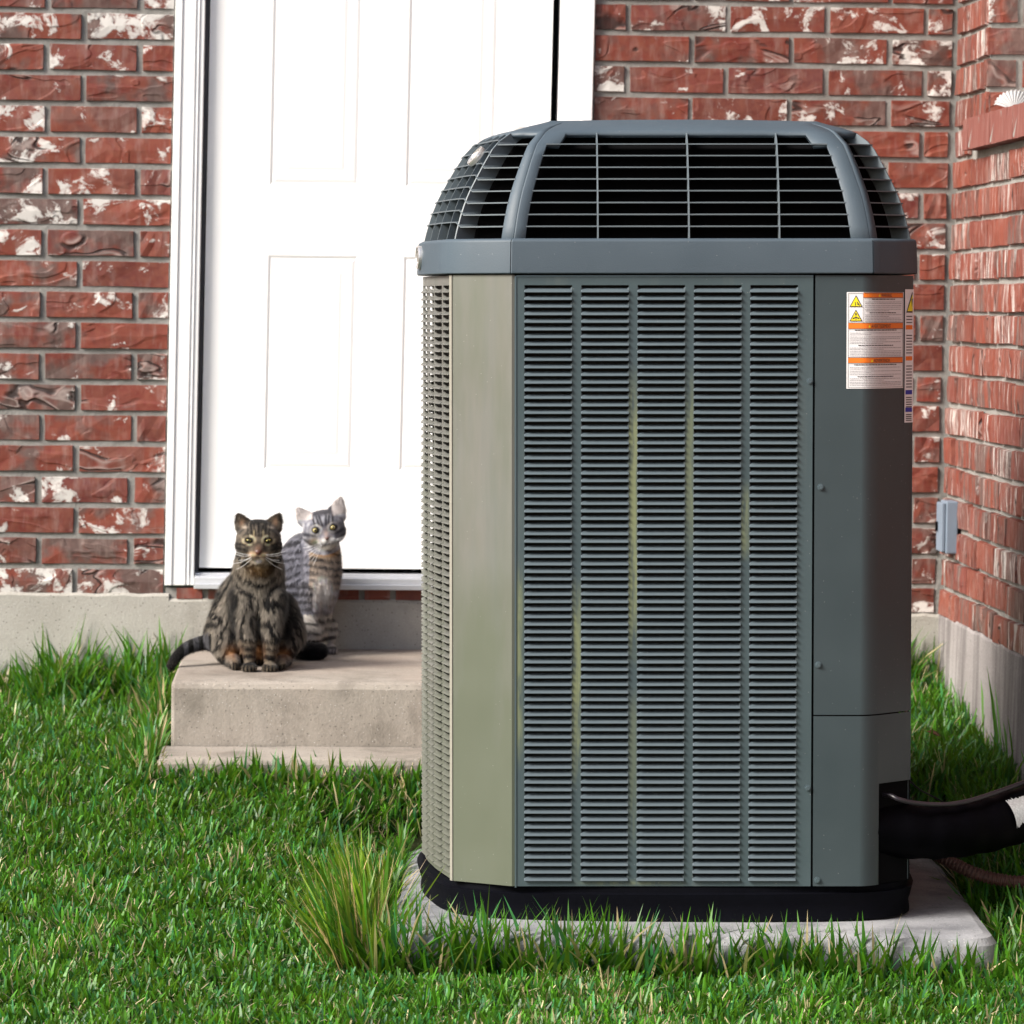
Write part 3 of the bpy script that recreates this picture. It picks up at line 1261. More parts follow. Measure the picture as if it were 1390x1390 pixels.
# dome shell
mb = MB()
vs, fs = [], []
for (i, f, t) in SEGS:
    for z in rows_z:
        p = opt(i, f, dzs(z))
        cr_ = .0055 * max(0, 1 - ((p.x - .02) / .30) ** 2) * min(1, max(0, (z - .1782) / .012))
        vs.append((p.x, p.y, ZB1 + z + cr_))
m_ = len(rows_z)
STEPUP = .009
for s_ in range(NSG):
    s2 = (s_ + 1) % NSG
    t = SEGS[s_][2]
    for j in range(m_ - 1):
        inwin = j < 9
        if t == 'gap' and j < 12:
            continue
        if inwin and t == 'win':
            continue
        if t == 'wt' and j < 8:
            continue
        fs.append((s_ * m_ + j, s2 * m_ + j, s2 * m_ + j + 1, s_ * m_ + j + 1))
c0 = len(vs)
vs.append((0.03, .395, ZB1 + .209))
for s_ in range(NSG):
    s2 = (s_ + 1) % NSG
    fs.append((s_ * m_ + m_ - 1, s2 * m_ + m_ - 1, c0))
mb.add(vs, fs)
dome = mb.build('cap_dome', MT['cap'], unit, smooth=True, solid=.009)
dome.data.set_sharp_from_angle(angle=math.radians(38))


def slat(path, mat, parent, z, dep=.030, th=.0020, name='slat'):
    """horizontal fin: path = list of (i, f, dz)"""
    mb = MB()
    vs = []
    for (i, f, up) in path:
        d = dzs(z + up)
        for (dd, tz) in ((-.0008, 0), (dep, .0014)):
            p = opt(i, f, d + dd)
            vs.append((p.x, p.y, ZB1 + z + up + tz + th / 2))
            vs.append((p.x, p.y, ZB1 + z + up + tz - th / 2))
    fs = []
    for q in range(len(path) - 1):
        a, b = q * 4, q * 4 + 4
        fs += [(a, b, b + 1, a + 1), (a + 2, a, b, b + 2)[::-1], (a + 1, a + 3, b + 3, b + 1)[::-1], (a + 3, a + 2, b + 2, b + 3)]
    mb.add(vs, fs)
    return mb.build(name, mat, parent)


slm = paint_mat('slat_plastic', (.13, .16, .18), .45, grain=.1)
for r_ in range(1, 9):
    z = RH * r_
    slat([(0, .031, 0), (0, .5, 0), (0, .946, 0)], slm, dome, z)
    lpth = [(15, .81, 0), (15, .5, 0), (15, .10, 0), (15, .0, STEPUP * .9)] + [(i, f, STEPUP) for i in (14, 13, 12, 11, 10, 9) for f in (.6, 0)] + [(8, .8, 0), (8, .15, 0)]
    slat([q for q in lpth], slm, dome, z, dep=.034)
    slat([(1, .15, 0), (1, .6, 0)] + [(i, f, 0) for i in range(2, 6) for f in (0, .5)] + [(6, 0, 0), (6, .85, 0)], slm, dome, z, dep=.034)
    slat([(7, .05, 0), (7, .95, 0)], slm, dome, z)


def fin(i, f, dep=.034, th=.0022, top=.178, name='divider'):
    mb = MB()
    vs = []
    zz = np.linspace(0.0, top, 14)
    a, b = ANC[i], ANC[(i + 1) % 16]
    tdir = Vector((b[1] - a[1], b[2] - a[2], 0)).normalized() * (th / 2)
    for z in zz:
        for dd in (-.0004, dep):
            p = opt(i, f, dzs(z) + dd)
            for s_ in (-1, 1):
                vs.append((p.x + s_ * tdir.x, p.y + s_ * tdir.y, ZB1 + z))
    fs = []
    for q in range(len(zz) - 1):
        a_, b_ = q * 4, q * 4 + 4
        fs += [(a_, a_ + 1, b_ + 1, b_), (a_, b_, b_ + 2, a_ + 2), (a_ + 1, a_ + 3, b_ + 3, b_ + 1), (a_ + 2, b_ + 2, b_ + 3, a_ + 3)]
    mb.add(vs, fs)
    return mb.build(name, slm, dome)


for px_ in (810.5, 934, 1056.5):
    fr = (U(px_) + .254) / .589
    # straight bars: compensate the narrowing of the opening
    mb = MB()
    vs = []
    zz = np.linspace(0, .178, 14)
    for z in zz:
        y = dzs(z)
        for dd in (-.0009, .030):
            for s_ in (-1, 1):
                vs.append((U(px_) + s_ * .0012, y + dd, ZB1 + z))
    fs = []
    for q in range(len(zz) - 1):
        a_, b_ = q * 4, q * 4 + 4
        fs += [(a_, a_ + 1, b_ + 1, b_), (a_, b_, b_ + 2, a_ + 2), (a_ + 1, a_ + 3, b_ + 3, b_ + 1), (a_ + 2, b_ + 2, b_ + 3, a_ + 3)]
    mb.add(vs, fs)
    mb.build('divider', slm, dome)
for (i, f) in ((15, .05), (14, .7), (14, .15), (13, .55), (12, .8), (11, .4), (10, .8), (10, .2), (9, .5),
               (2, .9), (3, .9), (4, .9), (5, .9), (1, .95)):
    fin(i, f)
# inner walls of the grille so that it reads deep
mb = MB()
vs, fs = [], []
for (i, f, t) in SEGS:
    for z in rows_z[:10]:
        p = opt(i, f, dzs(z) + .038)
        vs.append((p.x, p.y, ZB1 + z - .002))
for s_ in range(NSG):
    for j in range(9):
        fs.append((s_ * 10 + j, ((s_ + 1) % NSG) * 10 + j, ((s_ + 1) % NSG) * 10 + j + 1, s_ * 10 + j + 1))
fs.append(tuple(s_ * 10 + 9 for s_ in range(NSG)))
mb.add(vs, fs)
mb.build('inner_shroud', MT['black'], unit)


# badges
def badge(i, f, z, d, rx, rz, tilt, name='badge'):
    p = opt(i, f, d)
    a, b = ANC[i], ANC[(i + 1) % 16]
    t = Vector((b[1] - a[1], b[2] - a[2], 0)).normalized()
    nrm = Vector((t.y, -t.x, 0))
    nrm = (nrm * math.cos(tilt) + Vector((0, 0, 1)) * math.sin(tilt)).normalized()
    upv = nrm.cross(t).normalized() * -1
    if upv.z < 0:
        upv = -upv
    o0 = Vector((p.x, p.y, z))
    mb = MB()
    vs, fs = [], []
    n = 32
    rr = [(0, .0035), (.55, .0034), (.60, .0050), (.70, .0050), (.75, .0036), (.86, .0036), (.90, .0058), (.97, .0056), (1.0, .003), (1.0, -.002)]
    for (r_, h) in rr:
        for k in range(n):
            th = 2 * PI * k / n
            vs.append(o0 + t * (math.cos(th) * r_ * rx) + upv * (math.sin(th) * r_ * rz) + nrm * h)
    for q in range(len(rr) - 1):
        for k in range(n):
            k2 = (k + 1) % n
            fs.append((q * n + k, q * n + k2, (q + 1) * n + k2, (q + 1) * n + k))
    mb.add(vs, fs)
    # swept bars in the middle of the emblem
    for dx_ in (-.22, .1, .38):
        q0 = o0 + t * (dx_ * rx) + nrm * .0048
        mb.tube([q0 - upv * rz * .38, q0 + upv * rz * .38 + t * rx * .12], .0012, 6)
    return mb.build(name, MT['chrome'], unit, smooth=False)


badge(14, .45, ZB1 + .140, dzs(.140) - .003, .024, .019, math.radians(38))
badge(13, .1, ZB1 - .028, -.010, .020, .020, 0)


# stickers on the service panel
def smap(px_, z, lift):
    if px_ <= 1168:
        return Vector((U(px_), -.004 - lift, z))
    if px_ >= 1193:
        p = chs(px_)
        return p + Vector((.707, -.707, 0)) * lift + Vector((0, 0, z))
    t = (px_ - 1168) / 25
    n_ = Vector((0, -1, 0)).lerp(Vector((.707, -.707, 0)), t).normalized()
    return b0_ * (1 - t) ** 2 + bc_ * 2 * t * (1 - t) + b1_ * t * t + n_ * lift + Vector((0, 0, z))


def spoly(mb, pts, lift):
    """convex polygon in (photo column, z); cut along columns so that it folds over the bend"""
    xs_ = sorted(set([min(p[0] for p in pts)] + [x for x in np.linspace(1168, 1193, 9) if min(p[0] for p in pts) < x < max(p[0] for p in pts)] + [max(p[0] for p in pts)]))

    def span(x):
        zs = []
        n = len(pts)
        for k in range(n):
            (x0, z0), (x1, z1) = pts[k], pts[(k + 1) % n]
            if abs(x1 - x0) < 1e-9:
                if abs(x - x0) < 1e-6:
                    zs += [z0, z1]
            elif min(x0, x1) - 1e-6 <= x <= max(x0, x1) + 1e-6:
                zs.append(z0 + (z1 - z0) * (x - x0) / (x1 - x0))
        return min(zs), max(zs)
    xs_ = sorted(set(xs_ + [p[0] for p in pts]))
    for a, b in zip(xs_, xs_[1:]):
        if b - a < 1e-6:
            continue
        a0, a1 = span(a)
        b0, b1 = span(b)
        mb.add([smap(a, a0, lift), smap(b, b0, lift), smap(b, b1, lift), smap(a, a1, lift)], [(0, 1, 2, 3)])


def srect(mb, x0, x1, y0, y1, lift):
    spoly(mb, [(x0, ZF(y1)), (x1, ZF(y1)), (x1, ZF(y0)), (x0, ZF(y0))], lift)


def stext(txt, x0, x1, y0, y1, lift, mat, parent):
    cu = bpy.data.curves.new('t', 'FONT')
    cu.body = txt
    cu.size = 1
    cu.resolution_u = 3
    to = bpy.data.objects.new('t', cu)
    COL.objects.link(to)
    bpy.context.view_layer.update()
    me = bpy.data.meshes.new_from_object(to.evaluated_get(bpy.context.evaluated_depsgraph_get()))
    bpy.data.objects.remove(to)
    co = np.array([v.co[:] for v in me.vertices])
    mn, mx = co.min(0), co.max(0)
    for v in me.vertices:
        u_ = (v.co.x - mn[0]) / (mx[0] - mn[0])
        w_ = (v.co.y - mn[1]) / (mx[1] - mn[1])
        v.co = smap(x0 + (x1 - x0) * u_, ZF(y1 + (y0 - y1) * w_), lift)
    me.materials.clear()
    me.materials.append(mat)
    o = bpy.data.objects.new('lettering', me)
    COL.objects.link(o)
    o.parent = parent
    return o


l1_, l2_, l3_ = .0010, .0014, .0018
mb = MB()
srect(mb, 1147.5, 1223.5, 396.5, 527.5, l1_ - .0003)
st = mb.build('warning_sticker', MT['sticker'], unit)
st['label'] = 'white warning sticker with three orange bars'
lin = MB()
for (x0, x1, y0, y1) in ((1149.5, 1150, 398, 526), (1222, 1222.4, 398, 526), (1149.5, 1222, 398, 398.5), (1149.5, 1222, 525.6, 526), (1169.6, 1170, 398, 438)):
    srect(lin, x0, x1, y0, y1, l2_)
for (x0, x1, y0, y1) in ((1170, 1222, 397.5, 403.8), (1150, 1222, 438.5, 446), (1150, 1222, 485.5, 492.5)):
    mb = MB()
    srect(mb, x0, x1, y0, y1, l2_)
    mb.build('orange_bar', MT['orange'], st)
    srect(lin, x0, x1, y0 - .7, y0 - .1, l3_)
    srect(lin, x0, x1, y1 + .1, y1 + .7, l3_)
for (yc, par) in ((409, st), (428.5, st)):
    mb = MB()
    spoly(mb, [(1151.2, ZF(yc + 7.6)), (1168.6, ZF(yc + 7.6)), (1159.9, ZF(yc - 8.4))], l2_)
    mb.build('warning_triangle', MT['ink'], par)
    mb = MB()
    spoly(mb, [(1152.8, ZF(yc + 6.6)), (1167.0, ZF(yc + 6.6)), (1159.9, ZF(yc - 6.4))], l2_ + .0003)
    mb.build('warning_triangle', MT['yellow'], par)
pic = MB()
for pts in ([(1158.4, 410), (1159.4, 410), (1159.8, 415), (1158.8, 415)], [(1160.6, 409.5), (1162.0, 409.5), (1165.4, 415), (1163.8, 415)], [(1161.3, 412.6), (1164.6, 412.2), (1164.6, 413.2), (1161.3, 413.6)],
            [(1158.9, 425.0), (1160.9, 425.0), (1160.9, 427.6), (1158.9, 427.6)], [(1159.5, 427.6), (1160.4, 427.6), (1160.4, 434.5), (1159.5, 434.5)],
            [(1155.3, 431.5), (1159.5, 430.2), (1159.5, 431.8), (1155.5, 433.5)], [(1160.4, 430.2), (1164.6, 431.5), (1164.4, 433.5), (1160.4, 431.8)]):
    spoly(pic, [(x, ZF(y)) for x, y in pts], l3_)
pic.build('pictogram', MT['ink'], st)
lin.build('rule_line', MT['ink'], st)
stext('WARNING', 1192, 1206, 398.6, 402.9, l3_, MT['ink'], st)
stext('AVERTISSEMENT', 1180.2, 1205, 440.2, 445.0, l3_, MT['ink'], st)
stext('ADVERTENCIA', 1183.5, 1204, 487.1, 491.6, l3_, MT['ink'], st)
for (x_, y_) in ((1190, 400.7), (1178, 442.6), (1181.3, 489.4)):
    mb = MB()
    spoly(mb, [(x_ - 1.3, ZF(y_ + 1.9)), (x_ + 1.3, ZF(y_ + 1.9)), (x_, ZF(y_ - 1.7))], l3_)
    mb.build('alert_mark', MT['yellow'], st)
fp, hp = MB(), MB()
rr = random.Random(5)


def fineline(mb, x0, x1, y, h, frac=1.0):
    x = x0
    end = x0 + (x1 - x0) * frac
    while x < end - 1:
        wd = rr.uniform(1.2, 4.5)
        srect(mb, x, min(end, x + wd), y, y + h, l2_)
        x += wd + .55


for (x0, x1, ys) in ((1172, 1220, [(405.6, 1), (409.5, 0), (411.6, 0), (414.5, 0), (416.7, 0), (419.5, 0), (421.6, 2), (424, 1), (427, 0), (429.2, 2), (431.5, 0), (433.7, 0), (435.8, 0)]),
                     (1152, 1220, [(447.6, 1), (451.6, 0), (453.9, 2), (457, 0), (459.2, 0), (461.2, 2), (463.8, 0), (465.8, 2), (468.3, 1), (471.8, 0), (473.8, 2), (476.3, 0), (478.5, 0), (480.6, 0), (482.8, 0)]),
                     (1152, 1220, [(494.6, 1), (498.4, 0), (500.5, 2), (503.3, 0), (505.6, 2), (508, 0), (510.6, 1), (513.6, 0), (515.8, 2), (518.3, 0), (520.3, 0), (522.6, 0)])):
    for (y, k) in ys:
        if k == 1:
            off = rr.uniform(4, 12)
            fineline(hp, x0 + off, x1 - off, y, 1.15)
        else:
            fineline(fp, x0, x1, y, .65, 1.0 if k == 0 else rr.uniform(.4, .7))
fp.build('fine_print', MT['fine'], st)
hp.build('fine_print', MT['ink'], st)
# second, narrow sticker folded round the edge
mb = MB()
srect(mb, 1225.2, 1237.3, 392.5, 575, l1_ + .0002)
st2 = mb.build('warning_sticker', MT['sticker'], unit)
st2['label'] = 'narrow white sticker with blue and orange blocks at the edge'
mb = MB()
spoly(mb, [(1226.8, ZF(424.5)), (1235.5, ZF(424.5)), (1235.5, ZF(396.5)), (1234.8, ZF(396.5))], l2_ + .0002)
mb.build('warning_triangle', MT['ink'], st2)
mb = MB()
spoly(mb, [(1228.2, ZF(422.4)), (1235.5, ZF(422.4)), (1235.5, ZF(400.5)), (1234.9, ZF(400.5))], l3_ + .0002)
mb.build('warning_triangle', MT['yellow'], st2)
mb = MB()
spoly(mb, [(1233.6, ZF(406)), (1235.4, ZF(405)), (1234.6, ZF(416)), (1234.2, ZF(416))], l3_ + .0005)
mb.build('lightning_mark', MT['ink'], st2)
for (y0, y1, k) in ((441.5, 447.5, 'orange'), (484.3, 490, 'orange'), (530.5, 536.5, 'blue'), (554.5, 560.5, 'blue')):
    mb = MB()
    srect(mb, 1226.3, 1235.6, y0, y1, l2_ + .0002)
    mb.build('colour_block', MT[k], st2)
fp = MB()
for y in list(np.arange(429, 440, 4.2)) + list(np.arange(455, 483, 4.0)) + list(np.arange(497, 529, 4.1)) + list(np.arange(540, 553, 3.2)) + list(np.arange(563.5, 573, 2.6)):
    srect(fp, 1227, 1235.2, y, y + 1.3, l2_ + .0002)
fp.build('fine_print', MT['ink'], st2)

# ================================================================== PAD
pad = MB()
px0, px1, py0, py1 = -.462, .545, -.128, .85
prof = [(-.03, -.10), (-.002, -.085), (0, -.045), (.004, -.018), (.012, -.006), (.026, -.0012), (.05, 0)]
nseg = 20
rings = []
for (d, z) in prof:
    ringp = []
    for (cx_, cy_, a0) in ((px1, py0, -PI / 2), (px1, py1, 0), (px0, py1, PI / 2), (px0, py0, PI)):
        r_ = .055
        ccx = cx_ - math.copysign(r_, cx_)
        ccy = cy_ + (r_ if cy_ == py0 else -r_)
        for k in range(nseg // 2 + 1):
            a = a0 + (PI / 2) * k / (nseg // 2)
            ringp.append((ccx + (r_ - d) * math.cos(a), ccy + (r_ - d) * math.sin(a)))
        # straight run subdivided
    rings.append((ringp, z))
# subdivide long straights
full = []
for ringp, z in rings:
    o_ = []
    for a, b in zip(ringp, ringp[1:] + ringp[:1]):
        o_.append(a)
        L_ = math.hypot(b[0] - a[0], b[1] - a[1])
        if L_ > .3:
            for k in range(1, 30):
                o_.append((a[0] + (b[0] - a[0]) * k / 30, a[1] + (b[1] - a[1]) * k / 30))
    full.append([(x, y, z) for x, y in o_])
n = len(full[0])
vs = []
for ringp in full:
    for (x, y, z) in ringp:
        e = mnoise.noise(Vector((x * 25, y * 25, z * 30))) * .004 + mnoise.noise(Vector((x * 80, y * 80, z * 90))) * .0015
        q = min(1, max(0, -z / .02))
        vs.append((x * (1 + e * q * .8), y + e * q, z + e * .3 * q))
fs = [(j * n + i, j * n + (i + 1) % n, (j + 1) * n + (i + 1) % n, (j + 1) * n + i) for j in range(len(full) - 1) for i in range(n)]
fs.append(tuple((len(full) - 1) * n + i for i in range(n)))
pad.add(vs, fs)
po = pad.build('concrete_pad', MT['pad'], smooth=False)
tag(po, 'pale rounded concrete pad under the air conditioner', 'equipment pad')
po.location = (UP.x, UP.y, UZ - .001)
po.rotation_euler = (Matrix.Rotation(-YAW, 4, 'Z') @ Matrix.Rotation(-.004, 4, 'Y')).to_euler()

# ================================================================== PIPES
UM = Matrix.Translation(Vector((UP.x, UP.y, UZ))) @ UROT
start = UM @ Vector((.33, .055, .150))
pts = [start] + [onD(x, y, D) for x, y, D in ((1240, 1129, 6.17), (1290, 1128, 6.19), (1340, 1120, 6.23), (1390, 1104, 6.28), (1440, 1080, 6.36))] + [Vector((1.37, 6.46, .335))]
mb = MB()
pth = smoothpath(pts, 10)
mb.tube(pth, [.0455 + .0012 * math.sin(i * .9) for i in range(len(pth))], 28)
pipe = mb.build('insulated_pipe', MT['foam'], smooth=True)
tag(pipe, 'thick black insulated refrigerant pipe running from the unit to the wall', 'pipe')
# torn tape patch: a curved shred on the pipe
ts = [i for i, p in enumerate(pth) if 1351 < project(p)[0] < 1391]
mb = MB()
vs, fs = [], []
seg = smoothpath([pth[k] for k in ts], 4)
na = 14
for i, p in enumerate(seg):
    t = (seg[min(i + 1, len(seg) - 1)] - seg[max(i - 1, 0)]).normalized()
    up = Vector((0, 0, 1))
    a = t.cross(up).normalized()
    b = a.cross(t).normalized()
    if a.y > 0:
        a = -a
    for k in range(na + 1):
        u_ = k / na
        q = i / len(seg)
        lo = -.10 + .55 * q + .13 * mnoise.noise(Vector((i * .6, 0, 0)))
        hi = 1.02 + .16 * mnoise.noise(Vector((i * .8, 4, 0))) - .05 * q
        th = lo + (hi - lo) * u_
        vs.append(p + (a * math.cos(th) + b * math.sin(th)) * (.0478 + .0006 * mnoise.noise(Vector((i, k, 0)))))
for i in range(len(seg) - 1):
    for k in range(na):
        fs.append((i * (na + 1) + k, i * (na + 1) + k + 1, (i + 1) * (na + 1) + k + 1, (i + 1) * (na + 1) + k))
mb.add(vs, fs)
tp = mb.build('tape', MT['tape'], pipe)

mb = MB()
pts = [UM @ Vector((.345, .05, .205))] + [onD(x, y, D) for x, y, D in ((1206, 1079, 6.13), (1220, 1085, 6.12), (1245, 1090.5, 6.13), (1285, 1092, 6.15), (1320, 1086, 6.18), (1360, 1073, 6.23), (1392, 1061, 6.28), (1450, 1035, 6.4))] + [Vector((1.37, 6.5, .43))]
mb.tube(smoothpath(pts, 8), .0042, 10)
tag(mb.build('power_cable', MT['cable'], smooth=True), 'thin dark cable sagging above the thick black pipe', 'cable')
mb = MB()
pts = [UM @ Vector((.403, .085, .235))] + [onD(x, y, D) for x, y, D in ((1246, 1070, 6.22), (1262, 1079, 6.24), (1282, 1090, 6.27), (1310, 1110, 6.3))]
mb.tube(smoothpath(pts, 6), .0014, 6)
tag(mb.build('thin_wire', MT['cable'], smooth=True), 'thin wire dropping from the unit edge behind the black pipe', 'wire')
mb = MB()
pts = [onD(x, y, D) for x, y, D in ((1225, 1135, 6.42), (1258, 1152, 6.40), (1290, 1170, 6.36), (1322, 1185, 6.33), (1356, 1194, 6.32), (1395, 1197, 6.32), (1450, 1190, 6.34))] + [Vector((1.345, 6.5, .14))]
cp = smoothpath(pts, 26)
mb.tube(cp, [.0105 + .0011 * (1 if (i // 2) % 2 else -1) for i in range(len(cp))], 14)
tag(mb.build('corrugated_conduit', MT['conduit'], smooth=False), 'brown ribbed flexible conduit lying in the grass beside the pad', 'conduit')


# ================================================================== GROUND
def gz(x, y):
    z = np.interp(y, [-3, 3.0, 5.0, 5.6, 6.0, 6.5, 6.87, 7.05, 7.5, 7.95, 9], [-.25, -.2, -.075, -.035, .005, .08, .135, .165, .205, .24, .24])
    z = z + .010 * np.sin(x * 3.1 + 1) * np.cos(y * 2.3)
    # the ground dips round the pad
    cxp, cyp = UP.x + FWD.x * .36, UP.y + FWD.y * .36
    dx_ = np.abs(x - cxp) - .50
    dy_ = np.abs(y - cyp) - np.where(y > cyp, .45, .50)
    dd = np.maximum(np.maximum(dx_, dy_), 0)
    k_ = np.clip(1 - dd / .14, 0, 1)
    k_ = k_ * k_ * (3 - 2 * k_)
    tgt = np.minimum(z, np.interp(y, [6.0, 6.6], [-.026, .052]))
    return z * (1 - k_) + tgt * k_


mb = MB()
xs_ = np.concatenate([np.linspace(-60, -3, 12), np.linspace(-2.8, 2.8, 113), np.linspace(3, 60, 12)])
ys_ = np.concatenate([np.linspace(-60, 3, 14), np.linspace(3.1, 8.2, 103), np.linspace(9, 60, 10)])
X_, Y_ = np.meshgrid(xs_, ys_, indexing='ij')
Zg = gz(X_, Y_) + .004 * np.sin(X_ * 31 + Y_ * 17) * np.cos(Y_ * 29)
gm_ = M('soil_and_thatch', .95, .1)
gv = gm_.co()
g1 = gm_.noise(gv, 60, 5, .7)
gm_.col(gm_.mix(gm_.ramp(gm_.noise(gv, 9, 4, .6), [(.35, 0), (.65, 1)]), gm_.ramp(g1, [(.3, (.018, .022, .010)), (.7, (.075, .065, .035))]), (.03, .048, .014)))
gm_.bump(g1, 1, .01)
me = bpy.data.meshes.new('ground')
nx_, ny_ = len(xs_), len(ys_)
vv = np.stack([X_, Y_, Zg], -1).reshape(-1, 3)
ff = [(i * ny_ + j, (i + 1) * ny_ + j, (i + 1) * ny_ + j + 1, i * ny_ + j + 1) for i in range(nx_ - 1) for j in range(ny_ - 1)]
me.from_pydata(vv.tolist(), [], ff)
me.materials.append(gm_.m)
go = bpy.data.objects.new('ground', me)
COL.objects.link(go)
go['kind'] = 'structure'


# ================================================================== GRASS
def blades(name, x, y, L, W, lean_, az, curve, col, z=None, mat=None, parent=None, blunt=0.0):
    """curved tapering blades: base xy, length, width, tilt from upright, azimuth, extra bend; col (n,3)"""
    n = len(x)
    z = gz(x, y) - .004 if z is None else z
    ts_ = np.array([0, .38, .72, 1.0])
    wv_ = np.array([.75, 1.0, .75 + .2 * (blunt > 0), blunt])
    nv = 8 if blunt else 7
    dirx, diry = np.cos(az), np.sin(az)
    tw = az + PI / 2 + rng.normal(0, .6, n)
    sx, sy = np.cos(tw), np.sin(tw)
    V = np.zeros((n, nv, 3), np.float32)
    px_ = np.zeros(n)
    pz_ = np.zeros(n)
    prev = 0
    vi = 0
    for k, t in enumerate(ts_):
        if k:
            a = lean_ + curve * (t + prev) / 2
            px_ = px_ + np.sin(a) * L * (t - prev)
            pz_ = pz_ + np.cos(a) * L * (t - prev)
            prev = t
        cx_ = x + dirx * px_
        cy_ = y + diry * px_
        cz_ = z + pz_
        if k < 3 or blunt:
            for s_ in (-1, 1):
                V[:, vi, 0] = cx_ + s_ * sx * W * wv_[k] / 2
                V[:, vi, 1] = cy_ + s_ * sy * W * wv_[k] / 2
                V[:, vi, 2] = cz_
                vi += 1
        else:
            V[:, vi, 0], V[:, vi, 1], V[:, vi, 2] = cx_, cy_, cz_
    base = (np.arange(n) * nv)[:, None]
    ql = [base + np.array([[0, 1, 3, 2]]), base + np.array([[2, 3, 5, 4]])] + ([base + np.array([[4, 5, 7, 6]])] if blunt else [])
    quads = np.concatenate(ql, 1).reshape(-1, 4)
    tris = np.zeros((0, 3), int) if blunt else (base + np.array([[4, 5, 6]])).reshape(-1, 3)
    me = bpy.data.meshes.new(name)
    me.vertices.add(n * nv)
    me.vertices.foreach_set('co', V.reshape(-1))
    loops = np.concatenate([quads.reshape(-1), tris.reshape(-1)]).astype(np.int32)
    me.loops.add(len(loops))
    me.loops.foreach_set('vertex_index', loops)
    npoly = len(quads) + len(tris)
    me.polygons.add(npoly)
    st_ = np.concatenate([np.arange(len(quads)) * 4, len(quads) * 4 + np.arange(len(tris)) * 3]).astype(np.int32)
    me.polygons.foreach_set('loop_start', st_)
    me.update(calc_edges=True)
    me.validate()
    at = me.attributes.new('col', 'FLOAT_COLOR', 'POINT')
    c4 = np.ones((n, nv, 4), np.float32)
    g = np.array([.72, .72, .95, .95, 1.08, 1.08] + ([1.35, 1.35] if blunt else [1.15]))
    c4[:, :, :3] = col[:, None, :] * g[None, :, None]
    at.data.foreach_set('color', c4.reshape(-1))
    me.materials.append(mat or MT['grass'])
    o = bpy.data.objects.new(name, me)
    COL.objects.link(o)
    o.parent = parent
    return o


def gcol(n, straw=.08, dark=0.0):
    a = rng.random(n)[:, None]
    c = np.array([.024, .125, .008]) * (1 - a) + np.array([.090, .28, .012]) * a
    b = rng.random(n)[:, None]
    c = np.where(b > .78, np.array([.030, .15, .042]) * (.8 + .8 * a), c)      # bluish blades
    c = c * (1 - dark * .4)
    s = rng.random(n)[:, None] < straw
    st_ = np.array([.55, .45, .25]) * (.5 + .8 * rng.random(n)[:, None])
    return np.where(s, st_, c)


def inside_pad(x, y, m_=0.0):
    dx_, dy_ = x - UP.x, y - UP.y
    lx = dx_ * RGT.x + dy_ * RGT.y
    ly = dx_ * FWD.x + dy_ * FWD.y
    return (lx > px0 - m_) & (lx < px1 + m_) & (ly > py0 - m_) & (ly < py1 + m_)


def blocked(x, y, m_=0.0):
    b = inside_pad(x, y, m_)
    b |= (x > -.315 - m_) & (x < .80 + m_) & (y > 7.055 - m_)
    b |= (y > WY - .006) | (x > XR1 - .012)
    return b


N = 190000
gx = rng.uniform(-1.25, 1.36, N)
gy = rng.uniform(5.15, 7.95, N)
lc = -.62 + .0 * gy
keep = ~blocked(gx, gy) & ((gx > -.85) | (rng.random(N) < .5)) & ((gy > 5.45) | (rng.random(N) < .5))
gx, gy = gx[keep], gy[keep]
n = len(gx)
patch = np.array([mnoise.noise(Vector((a * 3.5, b * 3.5, 0))) for a, b in zip(gx[::1], gy[::1])])
patch2 = np.array([mnoise.noise(Vector((a * 14, b * 14, 5))) for a, b in zip(gx, gy)])
far = np.clip((gy - 6.4) / 1.2, 0, 1)
L = rng.uniform(.024, .052, n) * (1 + .2 * far + .45 * patch2 + .25 * patch)
W = rng.uniform(.0030, .0064, n)
rough_ = np.clip((gx - .72) / .12, 0, 1) * np.clip((gy - 5.7) / .3, 0, 1)
L = L * (1 + .9 * rough_ * rng.random(n))
col = gcol(n, 0.035)
dry = (patch + .6 * patch2 + rng.normal(0, .25, n)) > .42
stc = np.array([.50, .42, .24]) * (.5 + .8 * rng.random(n)[:, None])
col = np.where((dry & (rng.random(n) < .30))[:, None], stc, col)
W = np.where(col[:, 0] > col[:, 1], W * .55, W)
far_tone = 1 - .18 * np.clip((gy - 6.2) / 1.4, 0, 1) * (gx < .3)
col *= (far_tone + .25 * patch + .20 * patch2)[:, None]
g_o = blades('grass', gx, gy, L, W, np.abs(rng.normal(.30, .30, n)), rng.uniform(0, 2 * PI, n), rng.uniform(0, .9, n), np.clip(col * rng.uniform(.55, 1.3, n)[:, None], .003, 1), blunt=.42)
g_o['kind'] = 'stuff'
tag(g_o, 'short mown green lawn with dry straw-coloured blades', 'grass')
# pale clipped bits and thatch lying between the blades
n = 20000
x = rng.uniform(-1.1, 1.34, n)
y = rng.uniform(5.3, 7.9, n)
k = ~blocked(x, y)
x, y = x[k], y[k]
n = len(x)
c = np.array([.58, .50, .32]) * (.4 + .9 * rng.random(n)[:, None])
o = blades('thatch', x, y, rng.uniform(.008, .022, n), rng.uniform(.0012, .0026, n), rng.uniform(.9, 1.5, n), rng.uniform(0, 2 * PI, n), rng.uniform(-.3, .5, n), c,
           z=gz(x, y) + rng.uniform(.012, .034, n))
o['kind'] = 'stuff'
tag(o, 'pale dry clippings scattered over the mown lawn', 'grass clippings')


